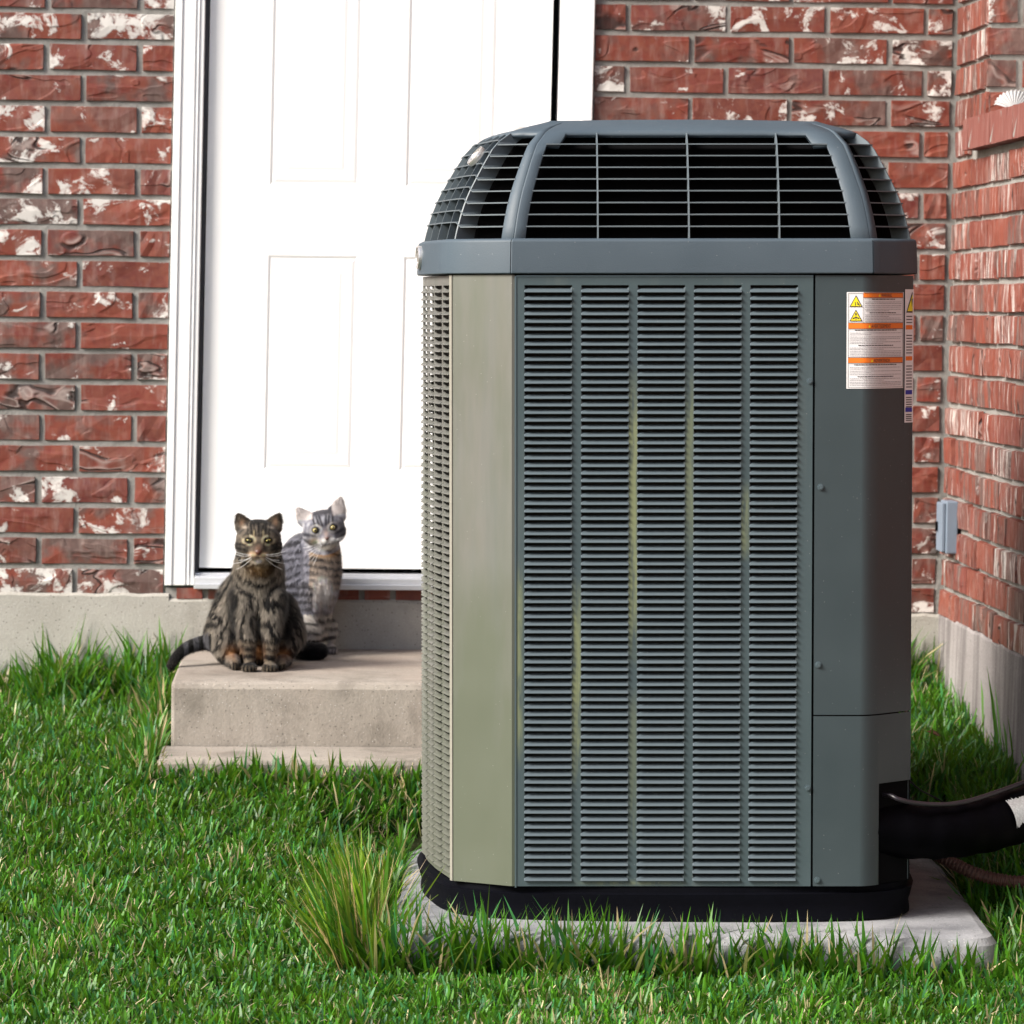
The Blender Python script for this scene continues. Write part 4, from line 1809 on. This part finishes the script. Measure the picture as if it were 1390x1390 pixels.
def fringe(segs):
    X, Y, LL, WW, LE, AZ, CU, CC = [], [], [], [], [], [], [], []
    for (x0, y0, x1, y1, wdt, n, l0, l1, straw, lean_sd) in segs:
        n = int(n * .72)
        t = rng.random(n)
        off = np.abs(rng.normal(0, wdt, n))
        dx_, dy_ = x1 - x0, y1 - y0
        Lg = math.hypot(dx_, dy_)
        nx__, ny__ = dy_ / Lg, -dx_ / Lg
        X.append(x0 + dx_ * t + nx__ * off)
        Y.append(y0 + dy_ * t + ny__ * off)
        cl = .75 + .5 * np.array([mnoise.noise(Vector((q * Lg * 9, x0 * 5 + y0, 2))) + .5 for q in t])
        LL.append(rng.uniform(l0, l1, n) * np.clip(cl, .4, 1.5) * np.exp(-off / (wdt * 3.5)))
        WW.append(rng.uniform(.0042, .0092, n))
        LE.append(np.abs(rng.normal(.18, lean_sd * 1.25, n)))
        AZ.append(rng.uniform(0, 2 * PI, n))
        CU.append(rng.uniform(0, .9, n))
        CC.append(gcol(n, straw))
    X, Y = np.concatenate(X), np.concatenate(Y)
    arr = [np.concatenate(a) for a in (LL, WW, LE, AZ, CU)]
    C_ = np.concatenate(CC)
    k = ~blocked(X, Y, -.004)
    return [X[k], Y[k]] + [a[k] for a in arr] + [C_[k]]


def lw(lx, ly):
    p = UM @ Vector((lx, ly, 0))
    return p.x, p.y


pf0, pf1 = lw(px0 - .02, py0 - .008), lw(px1 + .03, py0 - .008)
pl1 = lw(px0 - .008, py1)
pr1 = lw(px1 + .008, py1)
segs = [
    (-1.3, WY - .008, -.31, WY - .008, .09, 4200, .07, .185, .08, .26),
    (-.325, 7.95, -.325, 7.0, .05, 1500, .05, .12, .2, .3),
    (-.34, 7.045, .80, 7.045, .03, 2600, .045, .095, .14, .3),
    (XR1 - .015, 4.9, XR1 - .015, 7.95, .08, 4200, .07, .19, .13, .3),
    (.80, 7.94, 1.35, 7.94, .12, 3000, .08, .23, .16, .3),
    (.86, 7.6, .86, 6.0, .16, 1800, .05, .12, .12, .4),
    (pf1[0] - .30, pf1[1] + .01, pf0[0], pf0[1], .032, 5600, .065, .175, .14, .3),
    (pf1[0] + .05, pf1[1] - .02, pf1[0] - .32, pf1[1], .04, 1100, .06, .15, .10, .3),
    (pf1[0] - .55, pf1[1], pf0[0] + .15, pf0[1], .03, 330, .12, .185, .12, .22),
    (pr1[0], pr1[1], pf1[0], pf1[1], .05, 900, .04, .09, .1, .3),
    (pf0[0], pf0[1], pl1[0], pl1[1], .03, 600, .04, .10, .15, .3),
]
segs2 = []
for s_ in segs:
    x0, y0, x1, y1 = s_[:4]
    segs2.append(s_)
f_ = fringe([s_ if i not in (0, 2, 4) else (s_[0], s_[1], s_[2], s_[3]) + s_[4:] for i, s_ in enumerate(segs2)])
# each fringe grows on the open side of its edge: mirror the ones that fell inside
o = blades('tall_grass', f_[0], f_[1], f_[2], f_[3], f_[4], f_[5], f_[6], f_[7])
o['kind'] = 'stuff'
tag(o, 'untrimmed taller grass growing along the walls, doorstep and pad', 'tall grass')

# the leaning clump left of the pad
n = 820
tt = rng.random(n) ** 1.2
q0, q1 = lw(px0 - .012, -.135), lw(px0 - .012, .36)
x = q0[0] + (q1[0] - q0[0]) * tt - np.abs(rng.normal(0, .04, n))
y = q0[1] + (q1[1] - q0[1]) * tt + rng.normal(0, .02, n)
k = ~inside_pad(x, y, -.003)
x, y, tt = x[k], y[k], tt[k]
n = len(x)
az = PI - .25 + rng.normal(0, .8, n)
az = np.where(rng.random(n) < .22, rng.uniform(0, 2 * PI, n), az)
c = gcol(n, .0)
c = np.where((rng.random(n) < .5)[:, None], np.array([.19, .33, .02]) * (.5 + .8 * rng.random(n)[:, None]), c)
dryb = rng.random(n) < .30
c = np.where(dryb[:, None], np.array([.62, .46, .20]) * (.5 + .7 * rng.random(n)[:, None]), c)
wd_ = np.where(dryb, rng.uniform(.0018, .0035, n), rng.uniform(.0038, .0085, n))
cl = blades('grass_clump', x, y, rng.uniform(.08, .215, n) * (1.1 - .3 * tt), wd_, np.abs(rng.normal(.36, .22, n)), az, rng.uniform(.0, .5, n), c)
tag(cl, 'tall leaning clump of green and straw grass at the left corner of the pad', 'grass clump')
# brown leaf near the corner
mb = MB()
lp0 = onD(1258, 993, 7.25)
mb.add([(0, 0, 0), (.012, .004, .006), (.026, .002, .004), (.036, -.004, 0), (.024, -.012, .003), (.010, -.010, .005)], [(0, 1, 4, 5), (1, 2, 3, 4)])
lf_ = mb.build('dry_leaf', simple('dry_leaf_brown', (.20, .09, .045), .7, nz=.3), solid=.0006)
lf_.location = lp0
lf_.rotation_euler = (.5, .3, .4)
tag(lf_, 'small curled brown leaf caught in the grass by the corner', 'dry leaf')


# ================================================================== CATS
def blob_mesh(parts, voxel, smooth_it=6):
    bm = bmesh.new()
    for c, r, rot in parts:
        m4 = Matrix.Translation(c) @ (rot.to_4x4() if rot else Matrix.Identity(4)) @ Matrix.Diagonal((r[0], r[1], r[2], 1))
        bmesh.ops.create_icosphere(bm, subdivisions=3, radius=1, matrix=m4)
    me = bpy.data.meshes.new('tmp')
    bm.to_mesh(me)
    bm.free()
    o = bpy.data.objects.new('tmp', me)
    COL.objects.link(o)
    md = o.modifiers.new('r', 'REMESH')
    md.mode = 'VOXEL'
    md.voxel_size = voxel
    ms = o.modifiers.new('s', 'SMOOTH')
    ms.iterations = smooth_it
    ms.factor = .5
    bpy.context.view_layer.update()
    out = bpy.data.meshes.new_from_object(o.evaluated_get(bpy.context.evaluated_depsgraph_get()))
    bpy.data.objects.remove(o)
    return out


def chain(pts, rads, step=.006, flat=None, rot=None):
    out = []
    for (a, ra), (b, rb) in zip(zip(pts, rads), zip(pts[1:], rads[1:])):
        a, b = Vector(a), Vector(b)
        n = max(2, int((b - a).length / step))
        for i in range(n + 1):
            t = i / n
            r = ra + (rb - ra) * t
            out.append((a.lerp(b, t), (r, r * (flat or 1), r), rot))
    return out


def sm01(x):
    x = max(0.0, min(1.0, x))
    return x * x * (3 - 2 * x)


def mixc(a, b, t):
    return tuple(a[i] + (b[i] - a[i]) * t for i in range(3))


def nz(p, s, o=0):
    return mnoise.noise(Vector((p.x * s + o, p.y * s, p.z * s)))


def punch(c, g=1.45, piv=.24):
    return tuple(min(.95, piv * (max(0, x) / piv) ** g) if x < .45 else x for x in c)


def build_cat(name, label, head, tilt, parts, colorf, nfur, seed, furlen, eye, nosecol, eyepos, nosepos, whisk):
    """head: centre; tilt: head roll; parts: body blobs; colorf(p) -> rgb"""
    me = blob_mesh(parts, .0026)
    cen = sum((v.co for v in me.vertices), Vector()) / len(me.vertices)
    origin = Vector((cen.x, cen.y, .352))
    root = empty(name, label, 'cat', origin)
    for v in me.vertices:
        v.co = v.co - origin
    me.name = 'body'
    me.polygons.foreach_set('use_smooth', [True] * len(me.polygons))
    at = me.attributes.new('col', 'FLOAT_COLOR', 'POINT')
    cols = np.ones((len(me.vertices), 4), np.float32)
    for i, v in enumerate(me.vertices):
        cols[i, :3] = colorf(v.co + origin)

    at.data.foreach_set('color', cols.reshape(-1))
    me.materials.clear()
    me.materials.append(MT['skin'])
    body = bpy.data.objects.new('body', me)
    COL.objects.link(body)
    body.parent = root
    # fur strands
    r = random.Random(seed)
    nv = len(me.vertices)
    mb_v, mb_f, mb_c = [], [], []
    hl = head
    for _ in range(nfur):
        v = me.vertices[r.randrange(nv)]
        p = v.co + origin
        nrm = v.normal
        hd = (p - hl).length
        inhead = hd < .062
        if inhead:
            skip = False
            for e in eyepos:
                if (p - e).length < .0085:
                    skip = True
            if (p - nosepos).length < .010:
                skip = True
            if skip:
                continue
        # fur flows away from the nose on the head, down on the body
        if inhead:
            fl = (p - (nosepos + Vector((0, -.01, 0)))).normalized()
            Ls = r.uniform(.003, .006)
        else:
            fl = Vector((nz(p, 20, 3) * .5, nz(p, 20, 7) * .4, -1))
            Ls = r.uniform(.6, 1.25) * furlen
            if p.z < .352 + .045:
                Ls *= .5
        fl = fl - nrm * fl.dot(nrm)
        if fl.length < .05:
            fl = Vector((0, 0, -1))
        fl.normalize()
        d = (fl * .9 + nrm * r.uniform(.18, .5) + Vector((r.uniform(-.2, .2), r.uniform(-.2, .2), 0))).normalized()
        sv = d.cross(nrm)
        if sv.length < 1e-4:
            continue
        sv = sv.normalized() * r.uniform(.0004, .0008)
        base = v.co - nrm * .0006
        tip = base + d * Ls - Vector((0, 0, Ls * .12))
        if tip.z + origin.z < .3525 and p.z > .352 - .001:
            tip.z = .3525 - origin.z
        b = len(mb_v)
        mb_v += [base - sv, base + sv, tip]
        mb_f.append((b, b + 1, b + 2))
        cc = colorf(p + d * Ls * .3)
        k = r.uniform(.8, 1.3)
        mb_c += [tuple(x * k * .85 for x in cc)] * 2 + [tuple(min(1, x * k * 1.25) for x in cc)]
    fm = bpy.data.meshes.new('fur')
    fm.from_pydata(mb_v, [], mb_f)
    at = fm.attributes.new('col', 'FLOAT_COLOR', 'POINT')
    ar = np.ones((len(mb_v), 4), np.float32)
    ar[:, :3] = np.array(mb_c)
    at.data.foreach_set('color', ar.reshape(-1))
    fm.materials.append(MT['fur'])
    fo = bpy.data.objects.new('fur', fm)
    COL.objects.link(fo)
    fo.parent = body
    fo['kind'] = 'stuff'
    # eyes
    em = simple(name + '_iris', eye['col'], .12, .6, nz=.25, scale=400)
    dk = simple(name + '_pupil', (.004, .004, .004), .1, .6)
    Rt = Matrix.Rotation(-tilt, 3, 'Y')
    for ei, e in enumerate(eyepos):
        Rt = Matrix.Rotation(-tilt, 3, 'Y') @ Matrix.Rotation((1 if ei == 0 else -1) * eye.get('slant', 0), 3, 'Y')
        bm = bmesh.new()
        bmesh.ops.create_uvsphere(bm, u_segments=24, v_segments=14, radius=1)
        m2 = bpy.data.meshes.new('eye')
        for v in bm.verts:
            v.co = Rt @ Vector((v.co.x * eye['rx'], v.co.y * .006, v.co.z * eye['rz']))
        bm.to_mesh(m2)
        bm.free()
        m2.polygons.foreach_set('use_smooth', [True] * len(m2.polygons))
        m2.materials.append(em)
        o = bpy.data.objects.new('eye', m2)
        COL.objects.link(o)
        o.parent = root
        o.location = e - origin
        bm = bmesh.new()
        bmesh.ops.create_uvsphere(bm, u_segments=16, v_segments=10, radius=1)
        m3 = bpy.data.meshes.new('pupil')
        for v in bm.verts:
            v.co = Rt @ Vector((v.co.x * eye['px'], v.co.y * .002, v.co.z * eye['pz']))
        bm.to_mesh(m3)
        bm.free()
        m3.polygons.foreach_set('use_smooth', [True] * len(m3.polygons))
        m3.materials.append(dk)
        q = bpy.data.objects.new('pupil', m3)
        COL.objects.link(q)
        q.parent = o
        q.location = (eye['ox'], -.0049, 0)
    # nose
    Rt = Matrix.Rotation(-tilt, 3, 'Y')
    mb = MB()
    w_, h_ = nosecol[1], nosecol[2]
    pr = [(-w_, 0, h_ * .6), (w_, 0, h_ * .6), (w_ * .35, .001, -h_ * .7), (-w_ * .35, .001, -h_ * .7),
          (-w_ * .6, -.004, h_ * .45), (w_ * .6, -.004, h_ * .45), (w_ * .2, -.0035, -h_ * .45), (-w_ * .2, -.0035, -h_ * .45)]
    mb.add([tuple(Rt @ Vector(p)) for p in pr], [(4, 7, 6, 5), (0, 4, 5, 1), (1, 5, 6, 2), (2, 6, 7, 3), (3, 7, 4, 0)])
    o = mb.build('nose', simple(name + '_nose', nosecol[0], .45), root, smooth=True)
    o.location = nosepos - origin
    # whiskers
    mb = MB()
    for (a, b, sag) in whisk:
        a, b = Vector(a) - origin, Vector(b) - origin
        mid = a.lerp(b, .5) + Vector((0, -.004, -sag))
        mb.tube(smoothpath([a, mid, b], 5), [.00032] * 10 + [.0001], 4, cap=False)
    mb.build('whiskers', simple(name + '_whisker', (.8, .8, .8), .4), root)
    return root


# ---------------- front cat, brown tabby, sitting upright
Y1 = 7.47
C1 = lambda x, y, dy=0.0: onY(x, y, Y1 + dy)
hc = C1(351, 733, 0)
parts = []
E = lambda c, rx, ry, rz, rot=None: parts.append((Vector(c), (rx, ry, rz), rot))
E(hc, .0465, .043, .038)
E(C1(351, 741, -.004), .0488, .036, .028)                    # cheeks
E(C1(351, 722, .004), .037, .036, .026)                     # crown
E(C1(351, 747, -.034), .013, .014, .013)                    # nose bridge
E(C1(345.5, 754, -.033), .0125, .013, .0095)
E(C1(356.5, 754, -.033), .0125, .013, .0095)
E(C1(351, 761, -.028), .0105, .012, .008)                    # chin
for s_, bx, tx in ((-1, 333.5, 323), (1, 368.5, 379)):
    for t in np.linspace(0, 1, 9):
        c = C1(bx + (tx - bx) * t, 716 - 18.5 * t, .004 + .004 * t)
        E(c, .0185 * (1 - t) ** .75 + .0042, .0065 * (1 - t) + .0028, .013 * (1 - t) + .004)
parts += chain([C1(351, 752, .02), C1(351, 775, .035), C1(350, 800, .05), C1(349, 830, .08)], [.046, .053, .056, .064])
parts += chain([C1(351, 790, .03), C1(351, 820, .035), C1(351, 845, .05)], [.040, .044, .040])
parts += chain([C1(343, 790, .08), C1(338, 820, .13), C1(340, 855, .16)], [.045, .07, .075])       # back
E(C1(346, 868, .13), .075, .08, .055)                                                            # seat
for sx_ in (-1, 1):
    hx = 346 + sx_ * 41
    parts += chain([C1(346 + sx_ * 30, 830, .12), C1(hx, 860, .10), C1(hx - sx_ * 4, 882, .07)], [.045, .044, .030])
    # hind paw
    parts += chain([C1(350 + sx_ * 36, 895, .06), C1(350 + sx_ * 31, 902, -.008)], [.017, .0115])
    # front leg
    x_s, x_e, x_w, x_p = (331, 333, 336, 338.5) if sx_ < 0 else (370, 369, 367.5, 366)
    parts += chain([C1(x_s, 812, .02), C1(x_e, 845, .0), C1(x_w, 875, -.015), C1(x_p, 893, -.02)], [.030, .0235, .0145, .0125])
    zp = .352
    pc = C1(x_p, 900, -.03)
    for k in range(4):
        tx_ = pc.x + (k - 1.5) * .0072
        E((tx_, pc.y - .010 + .003 * abs(k - 1.5), zp + .0075), .0052, .012, .0078)
    E((pc.x, pc.y + .004, zp + .010), .0145, .018, .011)
tp_ = [C1(298, 878, .13), C1(282, 872, .12), C1(266, 874.5, .10), C1(251, 881, .08), C1(240, 891, .065), C1(232, 904, .05)]
parts += chain(smoothpath(tp_, 5), list(np.linspace(.017, .0095, 26)), step=.005)
ey1 = [C1(338, 733.5, -.0365), C1(364, 733.5, -.0365)]
no1 = C1(351, 750, -.0505)
KB = 669.0


def col1(p):
    n1, n2, n3 = nz(p, 28), nz(p, 85, 5), nz(p, 190, 9)
    base = (.092, .084, .075)
    dark = (.010, .0085, .009)
    tan = (.150, .124, .090)
    x, y = project(p)
    a, b = (x - 351) / KB, (733 - y) / KB             # metres right / up from the head centre
    headness = sm01(((.085 if b > .018 else .060) - math.hypot(a / 1.0, b / .9)) / .012) if p.y < Y1 + .05 else 0
    c = mixc(base, tan, sm01(.5 + n1 * 1.2) * .6)
    if headness < .5:
        if y > 866 and abs(x - 352) < 36 and p.z < .352 + .075:       # forelegs: rings
            s = math.sin(p.z * 2 * PI / .0165 + n1 * 2.5 + (1.2 if x > 352 else 0))
            c = mixc((.19, .165, .135), dark, sm01(s * 2.2 + .55))
        elif x < 287 and y > 858:                                      # tail rings
            s = math.sin((x) * 2 * PI / 13.5 + n1)
            c = mixc((.13, .13, .14), dark, sm01(s * 2 + .5))
            if x < 246:
                c = dark
        else:
            # wavy vertical-ish flank stripes, arcs on the chest
            wq = Vector((a * 30 + n1 * 1.2, p.y * 10, p.z * 22))
            if abs(x - 351) < 36 and y < 812:
                s = math.sin((p.z - .55 * a * a / .04) * 2 * PI / .026 + n1 * 3.4) + .5 * n2
            else:
                s = math.sin(a * 205 + math.copysign(1, a) * (p.z - .4) * 75 + n1 * 6.0) + 1.1 * n2
            c = mixc((.225, .205, .18), c, sm01(.45 + s * .6))
            c = mixc(c, dark, sm01(s * 2.4 - .05 + n2 * .9) * .97)
            c = mixc(c, (.42, .38, .33), sm01(n2 * 1.4 + n3 * 2.4 - .5) * .75)
            # shadow painted dark between chest and shoulders
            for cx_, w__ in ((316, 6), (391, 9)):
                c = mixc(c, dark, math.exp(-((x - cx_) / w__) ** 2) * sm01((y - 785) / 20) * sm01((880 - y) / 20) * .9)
        # rusty belly and hocks
        for cx_, cy_, rx_, ry_ in ((317, 884, 11, 10), (352, 884, 7, 13), (385, 886, 10, 9)):
            c = mixc(c, (.32, .17, .075), math.exp(-(((x - cx_) / rx_) ** 2 + ((y - cy_) / ry_) ** 2)) * .85)
        # buff throat
        c = mixc(c, (.20, .125, .045), math.exp(-(((x - 353) / 22) ** 2 + ((y - 774) / 9) ** 2)) * .65)
        # toes
        if p.z < .352 + .014 and y > 895:
            c = mixc(c, (.13, .11, .085), .7) if math.sin(p.x * 2 * PI / .0072) > -.3 else dark
        if y > 895 and abs(x - 351) > 45:
            c = mixc(c, dark, .7)
        return c
    # ---- head
    c = mixc(base, (.19, .165, .14), sm01(.5 + n2))
    aa = abs(a)
    # crown dark, forehead stripes
    c = mixc(c, dark, sm01((b - .028 - .02 * aa / .03 * .0) / .010) * sm01((.024 - aa) / .008))
    if b > .004:
        for s0, w0 in ((0, .0028), (.0062, .0022), (.0125, .0024), (.0200, .0020)):
            off = s0 + (b - .004) * .12 * (1 if s0 else 0)
            c = mixc(c, dark, math.exp(-((aa - off) / w0) ** 2) * sm01((b - .004) / .006) * .92)
        c = mixc(c, (.36, .31, .22), math.exp(-((aa - .0095) / .0016) ** 2) * sm01((b - .006) / .004) * sm01((.024 - b) / .008) * .8)
    # eye surround: dark rim then pale arc
    ea, eb_ = aa - .0195, b + .0008
    re = math.hypot(ea / 1.35, eb_)
    c = mixc(c, (.50, .43, .33), math.exp(-((re - .0090) / .0024) ** 2) * .95 * (1 if (eb_ < .004 or ea < 0) else .3))
    c = mixc(c, dark, sm01((.0074 - re) / .0016))
    c = mixc(c, dark, math.exp(-(((aa - .0105) / .002) ** 2 + ((b + .009) / .006) ** 2)) * .9)
    # cheek stripes
    for b0, sl_ in ((-.010, .10), (-.021, .22)):
        c = mixc(c, dark, math.exp(-((b - b0 - sl_ * (aa - .025)) / .0028) ** 2) * sm01((aa - .020) / .008) * .8)
    c = mixc(c, dark, math.exp(-(((a - .038) / .010) ** 2 + ((b + .014) / .008) ** 2)) * .6)
    # nose bridge rusty, muzzle pale, chin white
    c = mixc(c, (.19, .125, .095), math.exp(-((aa / .009) ** 2 + ((b + .017) / .009) ** 2)) * .9)
    c = mixc(c, (.50, .38, .27), math.exp(-(((aa - .011) / .011) ** 2 + ((b + .030) / .006) ** 2)) * .95)
    c = mixc(c, (.62, .55, .47), math.exp(-((a / .013) ** 2 + ((b + .043) / .0065) ** 2)) * 1.0)
    c = mixc(c, (.05, .03, .025), math.exp(-((aa / .012) ** 2 + ((b + .0355 - aa * .12) / .0013) ** 2)) * .85)
    # ears
    if b > .022 and aa > .018:
        ie = .85 * math.exp(-(((aa - .0345) / .0055) ** 2 + ((b - .036) / .009) ** 2)) * (1 if p.y < Y1 + .006 else 0)
        c = mixc(mixc(c, (.06, .048, .036), sm01((b - .03) / .01)), (.27, .19, .14), ie)
        c = mixc(c, (.45, .40, .35), math.exp(-(((aa - .027) / .006) ** 2 + ((b - .0255) / .003) ** 2)) * .6)
    c = mixc(c, (.30, .27, .22), sm01(n3 * 1.5 - .2) * .5)
    return c


wk = []
for s_ in (-1, 1):
    for k in range(5):
        a = C1(351 + s_ * (9 + k % 2), 753 + k * 1.3, -.044)
        b = C1(351 + s_ * (36 - 4 * (k % 3) + s_), 748 + k * 6.4 - 2 * (k % 2), -.02)
        wk.append((a, b, .002))
build_cat('tabby_cat', 'brown tabby cat sitting upright facing the camera at the left edge of the step', hc, 0, parts, lambda p: punch(col1(p), 1.5, .25), 75000, 3, .014,
          dict(col=(.20, .165, .03), rx=.0062, rz=.0026, px=.0015, pz=.0024, ox=0, slant=.22), ((.10, .034, .022), .0085, .0075), ey1, no1, wk)

# ---------------- rear cat, silver tabby, head tilted
Y2 = 7.80
C2 = lambda x, y, dy=0.0: onY(x, y, Y2 + dy)
h2 = C2(439.5, 717.5, 0)
TI = math.radians(9.5)
R2 = Matrix.Rotation(-TI, 3, 'Y')


def H(a, b, dy=0.0):                        # head-local: right, up (m), forward is -Y
    v_ = R2 @ Vector((a, 0, b))
    return h2 + v_ + Vector((0, dy, 0))


parts = []
E(h2, .045, .042, .038, R2)
E(H(0, -.010, -.004), .047, .036, .028, R2)
E(H(0, .014, .004), .038, .036, .026, R2)
E(H(.004, -.018, -.034), .012, .014, .013)
E(H(-.004, -.025, -.033), .0125, .013, .0095)
E(H(.012, -.025, -.033), .0125, .013, .0095)
E(H(.004, -.036, -.028), .011, .012, .008)
for (ax, bx2, tx2, tz) in ((-1, -.029, -.0480, .0515), (1, .028, .0455, .0600)):
    for t in np.linspace(0, 1, 10):
        c = H(bx2 + (tx2 - bx2) * t, .022 + (tz - .022) * t, .004 + .003 * t)
        E(c, .0205 * (1 - t) ** .75 + .0038, .0065 * (1 - t) + .0028, .014 * (1 - t) + .0035)
parts += chain([C2(437, 735, .02), C2(437, 755, .02), C2(436, 778, .01), C2(436, 800, .0), C2(432, 820, .0)], [.036, .0415, .044, .038, .030])
parts += chain([C2(432, 748, .05), C2(416, 756, .06), C2(410, 782, .06), C2(406, 815, .05), C2(402, 845, .04)], [.042, .053, .070, .076, .072])
parts += chain([C2(436, 795, .0), C2(433, 830, .0), C2(430, 858, -.004)], [.028, .0185, .0135])
parts += chain([C2(424, 800, -.02), C2(420, 835, -.03), C2(419, 862, -.035)], [.028, .0185, .0135])
for (x_, dy) in ((434, 0.0), (449, .03), (420, -.04)):
    pc = C2(x_, 868, dy)
    for k in range(4):
        E((pc.x + (k - 1.5) * .0068, pc.y - .012, .352 + .0072), .0050, .011, .0075)
    E((pc.x, pc.y + .002, .352 + .010), .0138, .018, .011)
parts += chain([C2(446, 850, .05), C2(449, 866, .04)], [.02, .012])
parts += chain([C2(404, 852, .0), C2(412, 864, -.06)], [.05, .035])
tl = [C2(398, 868, -.06), C2(412, 872, -.10), C2(424, 871.5, -.115), C2(435, 869, -.11)]
tl = [Vector((q.x, q.y, .352 + .019)) for q in tl]
parts += chain(smoothpath(tl, 5), list(np.linspace(.020, .0175, 16)), step=.005)
ey2 = [H(-.0185, .0015, -.0365), H(.0195, .0015, -.0365)]
no2 = H(.004, -.0185, -.0505)
KB2 = FPX / Y2


def col2(p):
    n1, n2, n3 = nz(p, 26, 40), nz(p, 80, 45), nz(p, 180, 49)
    base = (.14, .14, .16)
    dark = (.025, .024, .028)
    x, y = project(p)
    q = R2.transposed() @ (p - h2)
    a, b = q.x, q.z
    if math.hypot(a, b / .95) < (.085 if b > .015 else .057) and p.y < Y2 + .05:
        c = mixc(base, (.27, .27, .29), sm01(.5 + n2))
        a2 = a - .002
        aa = abs(a2)
        c = mixc(c, (.05, .048, .056), sm01((b - .026) / .008) * sm01((.028 - aa) / .008) * .9)
        if b > .004:
            for s0, w0 in ((.0028, .0024), (.0092, .0025), (.0170, .0024)):
                off = s0 + (b - .004) * .18
                c = mixc(c, dark, math.exp(-((aa - off) / w0) ** 2) * sm01((b - .004) / .006) * sm01((.036 - b) / .01) * .97)
        ea, eb_ = aa - .019, b - .0015
        re = math.hypot(ea / 1.15, eb_)
        c = mixc(c, (.55, .52, .48), math.exp(-((re - .0102) / .0020) ** 2) * (.45 if (ea < 0 or eb_ < -.003) else .2))
        c = mixc(c, dark, sm01((.0084 - re) / .0018))
        c = mixc(c, (.03, .03, .038), math.exp(-((b + .011 - .25 * (aa - .02)) / .0045) ** 2) * sm01((aa - .014) / .008) * .85)
        c = mixc(c, (.045, .045, .055), sm01((a - .026) / .012) * sm01((.016 - b) / .01) * .6)
        c = mixc(c, (.04, .04, .05), math.exp(-((b + .024 - .3 * (aa - .02)) / .003) ** 2) * sm01((aa - .024) / .008) * .6)
        c = mixc(c, (.30, .235, .20), math.exp(-(((a - .004) / .006) ** 2 + ((b + .008) / .009) ** 2)) * .6)
        c = mixc(c, (.78, .75, .72), math.exp(-(((abs(a - .004) - .007) / .0065) ** 2 + ((b + .024) / .0055) ** 2)) * .97)
        c = mixc(c, (.42, .34, .22), math.exp(-(((a + .024) / .010) ** 2 + ((b + .023) / .008) ** 2)) * .6)
        c = mixc(c, (.60, .54, .46), math.exp(-(((a - .004) / .016) ** 2 + ((b + .038) / .006) ** 2)) * .9)
        c = mixc(c, (.06, .045, .04), math.exp(-(((a - .004) / .011) ** 2 + ((b + .0315 - abs(a - .004) * .1) / .0011) ** 2)) * .8)
        if b > .020 and aa > .017:
            c = mixc(c, (.40, .36, .35), sm01((b - .022) / .006) * sm01((aa - .019) / .006) * (.95 if p.y < Y2 + .008 else .4))
        return mixc(c, (.36, .35, .36), sm01(n3 * 1.4 - .2) * .4)
    c = mixc(base, (.24, .24, .27), sm01(.5 + n2 * 1.6) * .6)
    u = p.z * 2 * PI / .017 - (p.x) * 60 + n1 * 2.6
    if y < 800 and x > 420:
        s = math.sin(p.z * 2 * PI / .0145 + (x - 445) * .075 + n1 * 2.2)
        c = mixc((.21, .18, .155), dark, sm01(s * 1.4 + n2 * 1.4 + .15) * .85)
    else:
        s = math.sin(u + n1 * 2.5) + 1.6 * n2 + .8 * n1
        c = mixc(c, (.03, .029, .036), sm01(s * 1.3 - .2) * .85)
    c = mixc(c, (.34, .19, .06), math.exp(-(((x - 443) / 15) ** 2 + ((y - 751) / 5) ** 2)) * .6)
    # cream chest and legs
    ch = math.exp(-(((x - 438) / 13) ** 2 + ((y - 806) / 20) ** 2))
    c = mixc(c, (.58, .53, .49), min(1, ch * 1.2))
    if y > 826 and x > 412 and p.z < .352 + .09 and p.y < Y2 + .05:
        s = math.sin(p.z * 2 * PI / .020 + n1 * 2)
        c = mixc((.46, .43, .39), (.10, .095, .09), sm01(s * 1.5))
    if x < 424 and y > 790 and y < 830:
        s = math.sin(p.z * 2 * PI / .016)
        c = mixc(c, dark, sm01(s * 1.5 + .4) * .8)
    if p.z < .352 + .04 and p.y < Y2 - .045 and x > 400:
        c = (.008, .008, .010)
    elif p.z < .352 + .012 and y > 860:
        c = mixc((.30, .28, .27), dark, .5 if math.sin(p.x * 2 * PI / .0068) < -.2 else 0)
    return c


wk = []
for k in range(6):
    wk.append((H(-.008, -.024 - .001 * k, -.042), H(-.050 + .003 * k, -.032 - .008 * k, -.03), .002))
for k in range(4):
    wk.append((H(.016, -.024, -.042), H(.047, -.020 - .004 * k, -.02), .001))
_c2 = col2
col2b = lambda p: punch(tuple(min(.95, v_ * 1.45) for v_ in _c2(p)), 1.5, .30)
build_cat('tabby_cat', 'silver grey tabby cat with tilted head and cream chest sitting behind the brown one', h2, TI, parts, col2b, 60000, 9, .011,
          dict(col=(.30, .25, .08), rx=.0052, rz=.0051, px=.0017, pz=.0022, ox=0), ((.16, .085, .075), .0058, .0055), ey2, no2, wk)
